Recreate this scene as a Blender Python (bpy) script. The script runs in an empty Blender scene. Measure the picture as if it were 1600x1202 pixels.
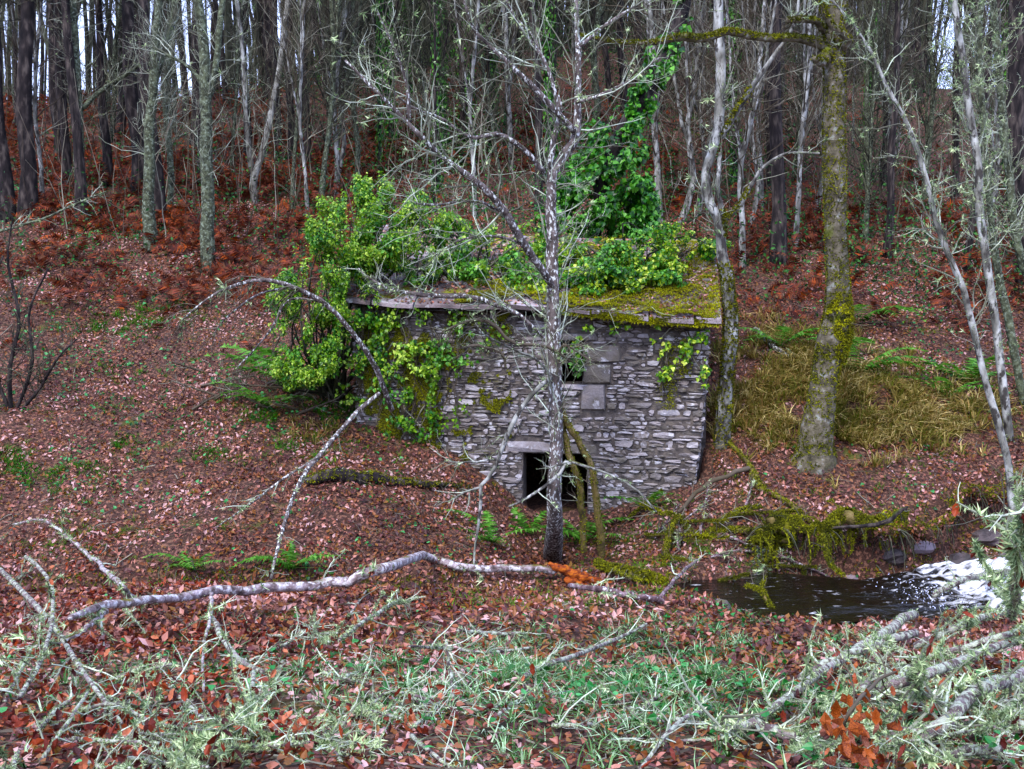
import bpy, math, random
import numpy as np
from mathutils import Vector, Matrix

# ------------------------------------------------------------------ camera, sky, sun, exposure
S = bpy.context.scene
FPX, CX, CY, HZ = 1600.0, 800.0, 601.0, 450.0
TH = math.atan((CY - HZ) / FPX)
cam_d = bpy.data.cameras.new('camera'); cam = bpy.data.objects.new('camera', cam_d)
S.collection.objects.link(cam); S.camera = cam
cam_d.sensor_width = 36; cam_d.lens = 36; cam_d.clip_start = 0.05; cam_d.clip_end = 1000
cam.location = (0, 0, 0); cam.rotation_euler = (math.pi / 2 - TH, 0, 0)
SUN_EL, SUN_AZ = 52, 205            # degrees; azimuth clockwise from +Y, soft light from above and behind the camera
w = bpy.data.worlds.new('World'); S.world = w; w.use_nodes = True
nt = w.node_tree; nt.nodes.clear()
sky = nt.nodes.new('ShaderNodeTexSky'); sky.sky_type = 'NISHITA'; sky.sun_disc = False
sky.sun_elevation = math.radians(SUN_EL); sky.sun_rotation = math.radians(SUN_AZ)
sky.air_density = 1.0; sky.dust_density = 3.0; sky.ozone_density = 1.2
bg = nt.nodes.new('ShaderNodeBackground'); bg.inputs[1].default_value = 0.15
ow = nt.nodes.new('ShaderNodeOutputWorld')
mxs = nt.nodes.new('ShaderNodeMix'); mxs.data_type = 'RGBA'; mxs.inputs['Factor'].default_value = .7   # high white overcast veil
nt.links.new(sky.outputs[0], mxs.inputs['A']); mxs.inputs['B'].default_value = (5.4, 6.5, 11.0, 1)
nt.links.new(mxs.outputs['Result'], bg.inputs[0]); nt.links.new(bg.outputs[0], ow.inputs[0])
sd = bpy.data.lights.new('sun', 'SUN'); sd.energy = 1.4; sd.angle = math.radians(14); sd.color = (1.0, 0.93, 0.86)
so = bpy.data.objects.new('sun', sd); S.collection.objects.link(so)
az, el = math.radians(SUN_AZ), math.radians(SUN_EL)
sv = Vector((math.sin(az) * math.cos(el), math.cos(az) * math.cos(el), math.sin(el)))
so.rotation_euler = sv.to_track_quat('Z', 'Y').to_euler()
S.view_settings.view_transform = 'Standard'; S.view_settings.look = 'None'
S.view_settings.gamma = 1; S.view_settings.use_curve_mapping = False
S.view_settings.exposure = 1.12

# ------------------------------------------------------------------ maths helpers
rng = np.random.default_rng(7)
R_ = random.Random(3)
def A(*a): return np.array(a, float)
def P(px, py, Y):
    a, b = (px - CX) / FPX, (CY - py) / FPX
    d = A(a, b * math.sin(TH) + math.cos(TH), b * math.cos(TH) - math.sin(TH))
    return d * (Y / d[1])
def proj(V):
    V = np.asarray(V); f = V[..., 1] * math.cos(TH) - V[..., 2] * math.sin(TH)
    u = V[..., 1] * math.sin(TH) + V[..., 2] * math.cos(TH)
    f = np.maximum(f, .1)
    return CX + FPX * V[..., 0] / f, CY - FPX * u / f
_T = np.random.default_rng(11).random((256, 256))
def vn(x, y):
    x = np.asarray(x, float); y = np.asarray(y, float)
    xi = np.floor(x).astype(int); yi = np.floor(y).astype(int)
    fx, fy = x - xi, y - yi; fx = fx * fx * (3 - 2 * fx); fy = fy * fy * (3 - 2 * fy)
    g = lambda a, b: _T[a & 255, b & 255]
    return ((g(xi, yi) * (1 - fx) + g(xi + 1, yi) * fx) * (1 - fy) + (g(xi, yi + 1) * (1 - fx) + g(xi + 1, yi + 1) * fx) * fy) * 2 - 1
def fbm(x, y, o=4):
    s, a = 0, 1
    for i in range(o): s = s + a * vn(x * 2 ** i + 17 * i, y * 2 ** i + 5 * i); a *= .5
    return s
def nrm(v): return v / np.maximum(np.linalg.norm(v, axis=-1, keepdims=True), 1e-9)

# ------------------------------------------------------------------ terrain: control points (px, py, depth) -> smooth height field
CP = []
for px in (-300, 0, 400, 800): CP += [(px, 1202, 4.0), (px, 1100, 5.6), (px, 1020, 8.0), (px, 960, 10.6)]
CP += [(0, 925, 12.2), (300, 925, 12.2), (-300, 925, 12.2), (620, 930, 12.4)]
for px in (1200, 1600, 1900): CP += [(px, 1202, 4.2), (px, 1100, 6.2)]
CP += [(1100, 1030, 9.5), (1400, 1020, 10.2), (1470, 968, 12.6), (1700, 1010, 10.0), (1000, 940, 12.4), (880, 935, 12.4), (1150, 966, 13.3), (1060, 925, 13.2), (1250, 1000, 12.9), (1600, 955, 12.8), (1850, 970, 12.8)]
CP += [(-300, 870, 15.8), (100, 870, 15.8), (300, 868, 15.8), (500, 868, 15.9), (700, 868, 16.1)]
for px in (-300, 0, 200, 400, 550): CP += [(px, 750, 18.2), (px, 600, 21.8), (px, 450, 26.5), (px, 300, 35)]
CP += [(620, 705, 19.8), (760, 775, 19.6), (860, 850, 18.9), (920, 855, 18.7), (870, 880, 17.2), (810, 838, 19.0), (1000, 842, 18.4), (1075, 800, 19.0), (960, 905, 15.9), (1080, 870, 16.9)]
CP += [(1130, 655, 20.5), (1270, 722, 19.3), (1180, 790, 18.0), (1420, 760, 18.6), (1550, 700, 19.8), (1750, 700, 19.8),
       (1300, 600, 21.6), (1500, 600, 22.0), (1750, 600, 22), (1250, 500, 24.6), (1550, 500, 24.8), (1750, 500, 25),
       (1250, 400, 29), (1550, 400, 29), (1800, 400, 29), (1250, 300, 35), (1550, 300, 35), (1800, 300, 35),
       (1400, 890, 16.6), (1520, 850, 17.2), (1640, 840, 17.2)]
CP += [(800, 400, 28.5), (1000, 400, 28.5), (800, 300, 34), (1000, 300, 34)]
for px, py, Y in ((-400, 165, 50), (0, 185, 50), (200, 180, 50), (450, 150, 52), (700, 90, 56), (900, 70, 58), (1150, 80, 58), (1400, 135, 54), (1600, 160, 52), (2000, 165, 52)):
    CP += [(px, py, Y), (px, (py + 300) / 2 + 12, 42)]
pts = [P(*c) for c in CP]
for x in (-30, -15, 0, 15, 30): pts += [A(x, 0, -1.3 + abs(x) * .03), A(x, -8, .2), A(x, -25, 5)]
for x in (-40, -20, 0, 20, 40): pts += [A(x * 1.6, 64, 10.6 if x < 0 else 11.5), A(x * 2, 90, 10), A(x * 2.4, 140, 8)]
for x, y, z in ((-14, 14, -4.95), (-8, 14, -4.95), (-3.5, 14.1, -4.95), (0, 14.3, -5.0), (2.2, 14.7, -5.0), (4, 15.2, -5.1), (6, 15.4, -5.05), (-22, 14, -4.9),
                (7.6, 15.2, -4.95), (9, 15.3, -4.6), (12, 15.5, -4.3), (18, 16, -4.1)): pts.append(A(x, y, z))
pts = np.array(pts)
def tpsU(r2): return np.where(r2 > 1e-12, r2 * np.log(np.maximum(r2, 1e-12)) * .5, 0)
n = len(pts); XY = pts[:, :2]
D2 = ((XY[:, None] - XY[None]) ** 2).sum(-1)
M_ = np.zeros((n + 3, n + 3)); M_[:n, :n] = tpsU(D2) + np.eye(n) * .4
M_[:n, n] = 1; M_[:n, n + 1:] = XY; M_[n, :n] = 1; M_[n + 1:, :n] = XY.T
W_ = np.linalg.solve(M_, np.concatenate([pts[:, 2], np.zeros(3)]))
def axis(lo, a, b, hi, st, g=1.12):
    c = list(np.arange(a, b, st)); s = st; v = b
    while v < hi: c.append(v); s *= g; v += s
    c.append(hi); s = st * g; v = a - s; L = []
    while v > lo: L.append(v); s *= g; v -= s
    return np.array([lo] + L[::-1] + c)
gx = axis(-130, -15, 15, 130, .2); gy = axis(-40, 2.6, 31, 150, .2)
GX, GY = np.meshgrid(gx, gy)
q = np.stack([GX.ravel(), GY.ravel()], 1)
r2 = ((q[:, None] - XY[None]) ** 2).sum(-1)
Z = (tpsU(r2) @ W_[:n] + W_[n] + q @ W_[n + 1:]).reshape(GX.shape)
Z = Z + .10 * fbm(GX * .8, GY * .8) * np.clip((GY + 5) / 12, .3, 1) + .05 * fbm(GX * 3, GY * 3, 2)
# stream bed
def stream_c(x): return 14.1 + .35 * np.sin(x * .45) + np.clip(x / 4, 0, 1) * 1.15
bed = np.exp(-((GY - stream_c(GX)) / 1.0) ** 2)
WZ0 = -4.78
def water_z(x): return WZ0 + np.clip((x - 6.0) / .8, 0, 1) * .16 + np.clip((x - 7.3) / .6, 0, 1) * .28 + np.clip((x - 8.5) / .7, 0, 1) * .3 + np.clip((x - 9.2) / 12, 0, 1) * .3
Z = np.minimum(Z, np.where(bed > .3, np.maximum(Z - .8, water_z(GX) - .35 * (bed - .15)), 99))
# undercut bank at the right of the mill
und = np.exp(-((GX - 5.1) / 1.1) ** 4) * np.exp(-((GY - 17.0) / .55) ** 4)
Z -= und * .75
Z -= .38 * np.exp(-((GX - .85) / 1.1) ** 2) * np.exp(-((GY - 19.1) / 1.3) ** 2)      # trodden dip before the door
Z -= .75 * np.exp(-((GX + 2.6) / 3.2) ** 6) * (1 / (1 + np.exp((GY - 15.45) * 9))) * (1 / (1 + np.exp((13.6 - GY) * 5)))   # steep cut bank of the gully at left
Yb = np.interp(GX, [3.2, 4.3, 7.2, 9.8, 14, 22], [16.7, 16.95, 17.7, 19.2, 21, 22]) + .18 * fbm(GX * 1.7, GX * 0 + 3, 3)
Z -= 1.05 * np.clip((GX - 4.0) / 1.5, 0, 1) * (1 / (1 + np.exp(np.clip((GY - Yb) * 14, -50, 50)))) * (1 / (1 + np.exp(np.clip((Yb - 1.2 - GY) * 4, -50, 50))))     # undercut bank running up to the right
# hollow for the mill
HA, HB = P(556, 500, 20.5)[:2], P(1113, 500, 19.5)[:2]
HL = float(np.linalg.norm(HB - HA)); hu = (HB - HA) / HL; hn = A(-hu[1], hu[0])
def loc_uv(x, y): return (x - HA[0]) * hu[0] + (y - HA[1]) * hu[1], (x - HA[0]) * hn[0] + (y - HA[1]) * hn[1]
U, Vv = loc_uv(GX, GY)
Z = np.where((U > .2) & (U < HL - .2) & (Vv > .2) & (Vv < 4.1), np.minimum(Z, -4.55), Z)
def height(x, y):
    x = np.asarray(x, float); y = np.asarray(y, float)
    i = np.clip(np.searchsorted(gx, x) - 1, 0, len(gx) - 2); j = np.clip(np.searchsorted(gy, y) - 1, 0, len(gy) - 2)
    fx = np.clip((x - gx[i]) / (gx[i + 1] - gx[i]), 0, 1); fy = np.clip((y - gy[j]) / (gy[j + 1] - gy[j]), 0, 1)
    return (Z[j, i] * (1 - fx) + Z[j, i + 1] * fx) * (1 - fy) + (Z[j + 1, i] * (1 - fx) + Z[j + 1, i + 1] * fx) * fy
def normal(x, y):
    e = .15
    return nrm(np.stack([-(height(x + e, y) - height(x - e, y)) / (2 * e), -(height(x, y + e) - height(x, y - e)) / (2 * e), np.ones_like(np.asarray(x, float))], -1))
def G(px, py, lift=0.0, y0=2.5, y1=90):
    d = P(px, py, 1.0); ys = np.arange(y0, y1, .04)
    h = height(d[0] * ys, ys) + lift; k = np.nonzero(d[2] * ys <= h)[0]
    y = ys[k[0]] if len(k) else y1
    return d * y

# ------------------------------------------------------------------ mesh helpers
def mesh(name, parts, mats, smooth=False):
    """parts: list of (V, F, matindex) with F an (n,k) array"""
    parts = [p if len(p) == 3 else (p[0], p[1], 0) for p in parts if len(p[0])]
    me = bpy.data.meshes.new(name)
    V = np.concatenate([p[0] for p in parts]); off = 0; loops, starts, mi = [], [], []; ls = 0
    for v, f, m in parts:
        f = np.asarray(f); k = f.shape[1]
        loops.append((f + off).ravel()); starts.append(ls + np.arange(len(f)) * k); ls += f.size
        mi.append(np.full(len(f), m)); off += len(v)
    loops = np.concatenate(loops); starts = np.concatenate(starts); mi = np.concatenate(mi)
    me.vertices.add(len(V)); me.vertices.foreach_set('co', V.astype(np.float32).ravel())
    me.loops.add(len(loops)); me.loops.foreach_set('vertex_index', loops.astype(np.int32))
    me.polygons.add(len(starts)); me.polygons.foreach_set('loop_start', starts.astype(np.int32))
    me.polygons.foreach_set('material_index', mi.astype(np.int32))
    me.polygons.foreach_set('use_smooth', np.full(len(starts), smooth))
    me.update(calc_edges=True); me.validate()
    for m in (mats if isinstance(mats, (list, tuple)) else [mats]): me.materials.append(m)
    return me
def link(name, me, parent=None, loc=None):
    o = bpy.data.objects.new(name, me); S.collection.objects.link(o)
    if parent is not None: o.parent = parent
    if loc is not None: o.location = loc
    return o
def thing(name, label, cat, loc, group=None, rotz=0):
    o = bpy.data.objects.new(name, None); S.collection.objects.link(o); o.empty_display_size = .2
    o.location = loc; o.rotation_euler = (0, 0, rotz); o['label'] = label; o['category'] = cat
    if group: o['group'] = group
    return o
def tag(o, label=None, cat=None, group=None, kind=None):
    if label: o['label'] = label
    if cat: o['category'] = cat
    if group: o['group'] = group
    if kind: o['kind'] = kind
    return o
def part(name, parts, mats, root, smooth=False, base=None, kind=None):
    b = np.array(root.location) if base is None else base
    o = link(name, mesh(name, [(p[0] - b, *p[1:]) for p in parts], mats, smooth), root)
    if kind: o['kind'] = kind
    return o
def tubes(Pl, Rd, sides=3, cap=False, noise=0):
    """Pl (N,K,3), Rd (N,K)"""
    Pl = np.asarray(Pl, float); Rd = np.asarray(Rd, float)
    if Pl.ndim == 2: Pl = Pl[None]; Rd = Rd[None]
    if Pl.shape[0] == 1 and sides >= 5:          # rounded ends
        t0 = nrm(Pl[:, 0] - Pl[:, 1]); t1 = nrm(Pl[:, -1] - Pl[:, -2]); f0, f1 = Rd[:, :1] * .35, Rd[:, -1:] * .35
        Pl = np.concatenate([(Pl[:, 0] + t0 * f0 * 1.3)[:, None], (Pl[:, 0] + t0 * f0)[:, None], Pl, (Pl[:, -1] + t1 * f1)[:, None], (Pl[:, -1] + t1 * f1 * 1.3)[:, None]], 1)
        Rd = np.concatenate([Rd[:, :1] * .02, Rd[:, :1] * .7, Rd, Rd[:, -1:] * .7, Rd[:, -1:] * .02], 1)
    N, K, _ = Pl.shape
    T = np.empty_like(Pl); T[:, 1:-1] = Pl[:, 2:] - Pl[:, :-2]; T[:, 0] = Pl[:, 1] - Pl[:, 0]; T[:, -1] = Pl[:, -1] - Pl[:, -2]; T = nrm(T)
    d = nrm(Pl[:, -1] - Pl[:, 0]); ax = np.argmin(np.abs(d), axis=1); ref = np.eye(3)[ax][:, None, :]
    u = nrm(np.cross(T, ref)); v = np.cross(T, u)
    a = np.arange(sides) / sides * 2 * np.pi
    off = u[:, :, None] * np.cos(a)[None, None, :, None] + v[:, :, None] * np.sin(a)[None, None, :, None]
    rr = np.repeat(Rd[:, :, None], sides, 2)
    if noise: rr = rr * (1 + noise * (rng.random(rr.shape) - .5) * 2)
    V = (Pl[:, :, None] + off * rr[..., None]).reshape(-1, 3)
    b = (np.arange(N)[:, None, None] * K + np.arange(K - 1)[None, :, None]) * sides
    s = np.arange(sides)[None, None]; s2 = (s + 1) % sides
    F = np.stack([b + s, b + s2, b + sides + s2, b + sides + s], -1).reshape(-1, 4)
    return V, F
def stamp(tv, tf, pos, Rm, sc):
    """template copies: pos (N,3), Rm (N,3,3) rows = local axes, sc (N,) or (N,3)"""
    sc = np.asarray(sc, float); sc = sc[:, None, None] if sc.ndim == 1 else sc[:, None, :]
    V = pos[:, None] + np.einsum('nki,nij->nkj', tv[None] * sc, Rm)
    F = tf[None] + np.arange(len(pos))[:, None, None] * len(tv)
    return V.reshape(-1, 3), F.reshape(-1, tf.shape[1])
def frames(nv, tan=None):
    nv = nrm(nv); t = rng.normal(size=nv.shape) if tan is None else tan
    t = nrm(t - (t * nv).sum(-1, keepdims=True) * nv); b = np.cross(nv, t)
    return np.stack([t, b, nv], 1)
def rdir(N): return nrm(rng.normal(size=(N, 3)))
LEAF = (A(0, 0, 0, .45, .28, .06, 1, 0, 0, .45, -.28, .06).reshape(-1, 3), np.array([[0, 1, 2], [0, 2, 3]]))          # x forward
LEAF[0][2] = (1, 0, -.08)
IVY = (np.array([(0, 0, 0), (.15, .42, .05), (.55, .3, .04), (1, 0, -.1), (.55, -.3, .04), (.15, -.42, .05)], float),
       np.array([[0, 2, 1], [0, 3, 2], [0, 4, 3], [0, 5, 4]]))
def _oak():
    o = [(0, 0), (.2, .13), (.38, .25), (.5, .19), (.7, .24), (.88, .12), (1, 0)]
    v = [(0, 0, 0), (.5, 0, -.12), (1, 0, .04)] + [(x, y, .10 * y * 2 + .04) for x, y in o[1:-1]] + [(x, -y, .14 * y * 2) for x, y in o[1:-1]]
    L = list(range(3, 8)); Rr = list(range(8, 13)); f = []
    ch = [0] + L + [2]
    for i in range(len(ch) - 1): f.append([1, ch[i + 1], ch[i]])
    ch = [0] + Rr + [2]
    for i in range(len(ch) - 1): f.append([1, ch[i], ch[i + 1]])
    return np.array(v, float), np.array(f)
OAK = _oak()
def leaf_cards(pos, nv, size, tmpl=LEAF, tilt=.4, droop=0.0):
    N = len(pos); nn = nrm(nv + rng.normal(size=(N, 3)) * tilt)
    tan = None if not droop else rng.normal(size=(N, 3)) * (1 - droop) + A(0, 0, -droop * 1.6)
    return stamp(tmpl[0], tmpl[1], pos, frames(nn, tan), size)
def tuft_tmpl(nb, h, w, spread, seed, segs=2, curl=.5):
    r = np.random.default_rng(seed); V, F = [], []
    for i in range(nb):
        a = r.random() * 6.28; s = spread * (.3 + r.random()); hh = h * (.5 + .7 * r.random()); d = A(math.cos(a), math.sin(a), 0); sd_ = A(-d[1], d[0], 0) * w
        b = len(V); base = d * r.random() * .15 * h
        for k in range(segs):
            t = k / segs; c = base + d * s * t ** 1.6 + A(0, 0, hh * (t - curl * t * t))
            V += [c - sd_ * (1 - t * .7), c + sd_ * (1 - t * .7)]
        t = 1.0; V.append(base + d * s + A(0, 0, hh * (1 - curl)))
        for k in range(segs - 1): F += [[b + 2 * k, b + 2 * k + 1, b + 2 * k + 3], [b + 2 * k, b + 2 * k + 3, b + 2 * k + 2]]
        k = segs - 1; F.append([b + 2 * k, b + 2 * k + 1, b + 2 * k + 2])
    return np.array(V), np.array(F)
def grow(PL, PR, nchild, tr, ln, ang, wander=.2, trop=(0, 0, .1), K=5, rr=(.5, .15), minr=.003, lnfall=.5, weights=None, rmax=.02):
    N, Kp, _ = PL.shape; M = int(nchild)
    pi = rng.integers(0, N, M) if weights is None else rng.choice(N, M, p=weights / weights.sum())
    t = rng.uniform(tr[0], tr[1], M) * (Kp - 1); k = np.minimum(t.astype(int), Kp - 2); f = (t - k)[:, None]
    o = PL[pi, k] * (1 - f) + PL[pi, k + 1] * f; r0 = PR[pi, k] * (1 - f[:, 0]) + PR[pi, k + 1] * f[:, 0]
    tn = nrm(PL[pi, k + 1] - PL[pi, k]); side = rng.normal(size=(M, 3)); side = nrm(side - (side * tn).sum(-1, keepdims=True) * tn)
    a = rng.uniform(ang[0], ang[1], M)[:, None]; d = nrm(tn * np.cos(a) + side * np.sin(a))
    L = rng.uniform(ln[0], ln[1], M) * (1 - lnfall * t / (Kp - 1)); out = np.empty((M, K, 3)); out[:, 0] = o
    st = (L / (K - 1))[:, None]
    for j in range(1, K):
        d = nrm(d + rng.normal(size=(M, 3)) * wander + A(*trop)); out[:, j] = out[:, j - 1] + d * st
    ra = np.clip(r0 * rr[0], minr, rmax)[:, None]; rb = np.maximum(ra * rr[1], minr * .55)
    return out, ra + (rb - ra) * np.linspace(0, 1, K)[None]
def resample(Pt, Rd, K, wob=0.0):
    Pt = np.asarray(Pt, float); Rd = np.asarray(Rd, float); n = len(Pt)
    if n == 2: Pt = np.array([Pt[0], (Pt[0] + Pt[1]) / 2, Pt[1]]); Rd = np.array([Rd[0], (Rd[0] + Rd[1]) / 2, Rd[1]]); n = 3
    Q = np.concatenate([[2 * Pt[0] - Pt[1]], Pt, [2 * Pt[-1] - Pt[-2]]])
    t = np.linspace(0, n - 1 - 1e-6, K); k = t.astype(int); f = (t - k)[:, None]
    p0, p1, p2, p3 = Q[k], Q[k + 1], Q[k + 2], Q[k + 3]
    c = .5 * (2 * p1 + (p2 - p0) * f + (2 * p0 - 5 * p1 + 4 * p2 - p3) * f ** 2 + (3 * p1 - p0 - 3 * p2 + p3) * f ** 3)
    r = Rd[k] * (1 - f[:, 0]) + Rd[np.minimum(k + 1, n - 1)] * f[:, 0]
    if wob: c[1:-1] += rng.normal(size=(K - 2, 3)) * (r[1:-1, None] * wob)
    return c, r
def px_limb(spec, K=14, wob=.10):
    """spec: (px, py, Y, half width px)"""
    return resample([P(a, b, c) for a, b, c, d in spec], [d * c / FPX for a, b, c, d in spec], K, wob)
def along(PL, PR, M, surf=1.0, tr=(0, 1)):
    """random points on the skin of limbs, with outward direction"""
    N, K, _ = PL.shape; wt = np.linalg.norm(PL[:, -1] - PL[:, 0], axis=-1) + 1e-6; pi = rng.choice(N, M, p=wt / wt.sum())
    t = rng.uniform(tr[0], tr[1] - 1e-6, M) * (K - 1); k = np.minimum(t.astype(int), K - 2); f = (t - k)[:, None]
    o = PL[pi, k] * (1 - f) + PL[pi, k + 1] * f; r = PR[pi, k] * (1 - f[:, 0]) + PR[pi, k + 1] * f[:, 0]
    tn = nrm(PL[pi, k + 1] - PL[pi, k]); s = rng.normal(size=(M, 3)); s = nrm(s - (s * tn).sum(-1, keepdims=True) * tn)
    return o + s * (r * surf)[:, None], s, r
def prism(poly, y0, y1, axes=None):
    """polygon in (x,z) extruded along y"""
    n = len(poly); V = np.array([(x, y0, z) for x, z in poly] + [(x, y1, z) for x, z in poly], float)
    F = [list(range(n))[::-1]], [[i + n for i in range(n)]]
    sides = np.array([[i, (i + 1) % n, (i + 1) % n + n, i + n] for i in range(n)])
    return [(V, np.array([list(range(n))])), (V, np.array([[i + n for i in range(n)][::-1]])), (V, sides[:, ::-1])]
def box(x0, x1, y0, y1, z0, z1): return prism([(x0, z0), (x1, z0), (x1, z1), (x0, z1)], y0, y1)

# ------------------------------------------------------------------ materials
def vivid(cols, sat=1.5, con=1.45):  # con spreads ramp tones, putting leaf self-shadow contrast into the colour
    L = [max(.2126 * c[0] + .7152 * c[1] + .0722 * c[2], 1e-4) for c in cols]; m = sum(L) / len(L)
    return [tuple(min(.9, max(.001, (l + (x - l) * sat) * (l / m) ** (con - 1))) for x in c) for c, l in zip(cols, L)]
def ramp_set(rp, cols, const=False):
    cols = vivid(cols)
    if len(cols) > 5 or rp.get('sort'): cols = sorted(cols, key=lambda c: .2 * c[0] + .7 * c[1] + .1 * c[2])
    cr = rp.color_ramp; cr.interpolation = 'CONSTANT' if const else 'LINEAR'
    while len(cr.elements) < len(cols): cr.elements.new(.5)
    for i, c in enumerate(cols):
        cr.elements[i].position = i / len(cols) if const else i / max(1, len(cols) - 1)
    for i, c in enumerate(cols): cr.elements[i].color = (*c, 1)
def mat(name, cols, rnd='island', nscale=6, namt=.5, rough=.8, bump=0, bscale=30, trans=0, moss=None, spots=None, world=False, stretch=None, spec=.3, const=False):
    m = bpy.data.materials.new(name); m.use_nodes = True; N = m.node_tree.nodes; L = m.node_tree.links; b = N['Principled BSDF']; out = N['Material Output']
    new = lambda t: N.new(t)
    geo = new('ShaderNodeNewGeometry'); tc = new('ShaderNodeTexCoord')
    co = geo.outputs['Position'] if world else tc.outputs['Object']
    if stretch:
        mp = new('ShaderNodeMapping'); mp.inputs['Scale'].default_value = stretch; L.new(co, mp.inputs[0]); co = mp.outputs[0]
    nz = new('ShaderNodeTexNoise'); nz.inputs['Scale'].default_value = nscale; nz.inputs['Detail'].default_value = 5; L.new(co, nz.inputs['Vector'])
    def math_(op, a, bb, cl=False):
        k = new('ShaderNodeMath'); k.operation = op; k.use_clamp = cl
        for i, v in enumerate((a, bb)):
            if isinstance(v, (int, float)): k.inputs[i].default_value = v
            else: L.new(v, k.inputs[i])
        return k.outputs[0]
    if rnd == 'island': r = geo.outputs['Random Per Island']
    elif rnd == 'object': r = new('ShaderNodeObjectInfo').outputs['Random']
    elif rnd == 'both': r = math_('FRACT', math_('ADD', geo.outputs['Random Per Island'], new('ShaderNodeObjectInfo').outputs['Random']), 0)
    else: r = None
    nn = math_('MULTIPLY', math_('SUBTRACT', nz.outputs['Fac'], .5), 2.6)
    if r is None: fac = math_('ADD', math_('MULTIPLY', nn, 1.0), .5, True)
    else: fac = math_('ADD', r, math_('MULTIPLY', nn, namt), True)
    rp = new('ShaderNodeValToRGB'); rp['sort'] = 1 if rnd == 'island' else 0; ramp_set(rp, cols, const); L.new(fac, rp.inputs[0]); col = rp.outputs[0]
    def mixc(f, a, c):
        k = new('ShaderNodeMix'); k.data_type = 'RGBA'; L.new(f, k.inputs['Factor']); L.new(a, k.inputs['A'])
        if isinstance(c, tuple): k.inputs['B'].default_value = (*c, 1)
        else: L.new(c, k.inputs['B'])
        return k.outputs['Result']
    if spots:   # pale lichen patches: (color, scale, threshold, softness)
        c, sc, th, sf = spots; n2 = new('ShaderNodeTexNoise'); n2.inputs['Scale'].default_value = sc; n2.inputs['Detail'].default_value = 4; n2.inputs['Roughness'].default_value = .6; L.new(co, n2.inputs['Vector'])
        col = mixc(math_('MULTIPLY', math_('SUBTRACT', n2.outputs['Fac'], th), 1 / sf, True), col, c)
    if moss:    # growth on faces turned upward: (color, amount, scale)
        c, am, sc = moss; n3 = new('ShaderNodeTexNoise'); n3.inputs['Scale'].default_value = sc; n3.inputs['Detail'].default_value = 5; L.new(co, n3.inputs['Vector'])
        sx = new('ShaderNodeSeparateXYZ'); L.new(geo.outputs['Normal'], sx.inputs[0])
        f = math_('ADD', math_('MULTIPLY', sx.outputs[2], .35), math_('MULTIPLY', n3.outputs['Fac'], 1.6))
        f = math_('MULTIPLY', math_('SUBTRACT', f, 1.25 - am), 5, True)
        r4 = new('ShaderNodeValToRGB'); ramp_set(r4, [tuple(x * .45 for x in c), c, tuple(min(1, x * 1.35) for x in c)]); L.new(nz.outputs['Fac'], r4.inputs[0])
        col = mixc(f, col, r4.outputs[0])
    L.new(col, b.inputs['Base Color']); b.inputs['Roughness'].default_value = rough; b.inputs['Specular IOR Level'].default_value = spec
    if bump:
        n5 = new('ShaderNodeTexNoise'); n5.inputs['Scale'].default_value = bscale; n5.inputs['Detail'].default_value = 6; L.new(co, n5.inputs['Vector'])
        bp = new('ShaderNodeBump'); bp.inputs['Strength'].default_value = bump; bp.inputs['Distance'].default_value = .02; L.new(n5.outputs['Fac'], bp.inputs['Height']); L.new(bp.outputs[0], b.inputs['Normal'])
    if trans:
        tr = new('ShaderNodeBsdfTranslucent'); L.new(col, tr.inputs[0]); mx = new('ShaderNodeMixShader'); mx.inputs[0].default_value = trans
        L.new(b.outputs[0], mx.inputs[1]); L.new(tr.outputs[0], mx.inputs[2]); L.new(mx.outputs[0], out.inputs['Surface'])
    return m
MOSS = (.13, .13, .018)
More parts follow.
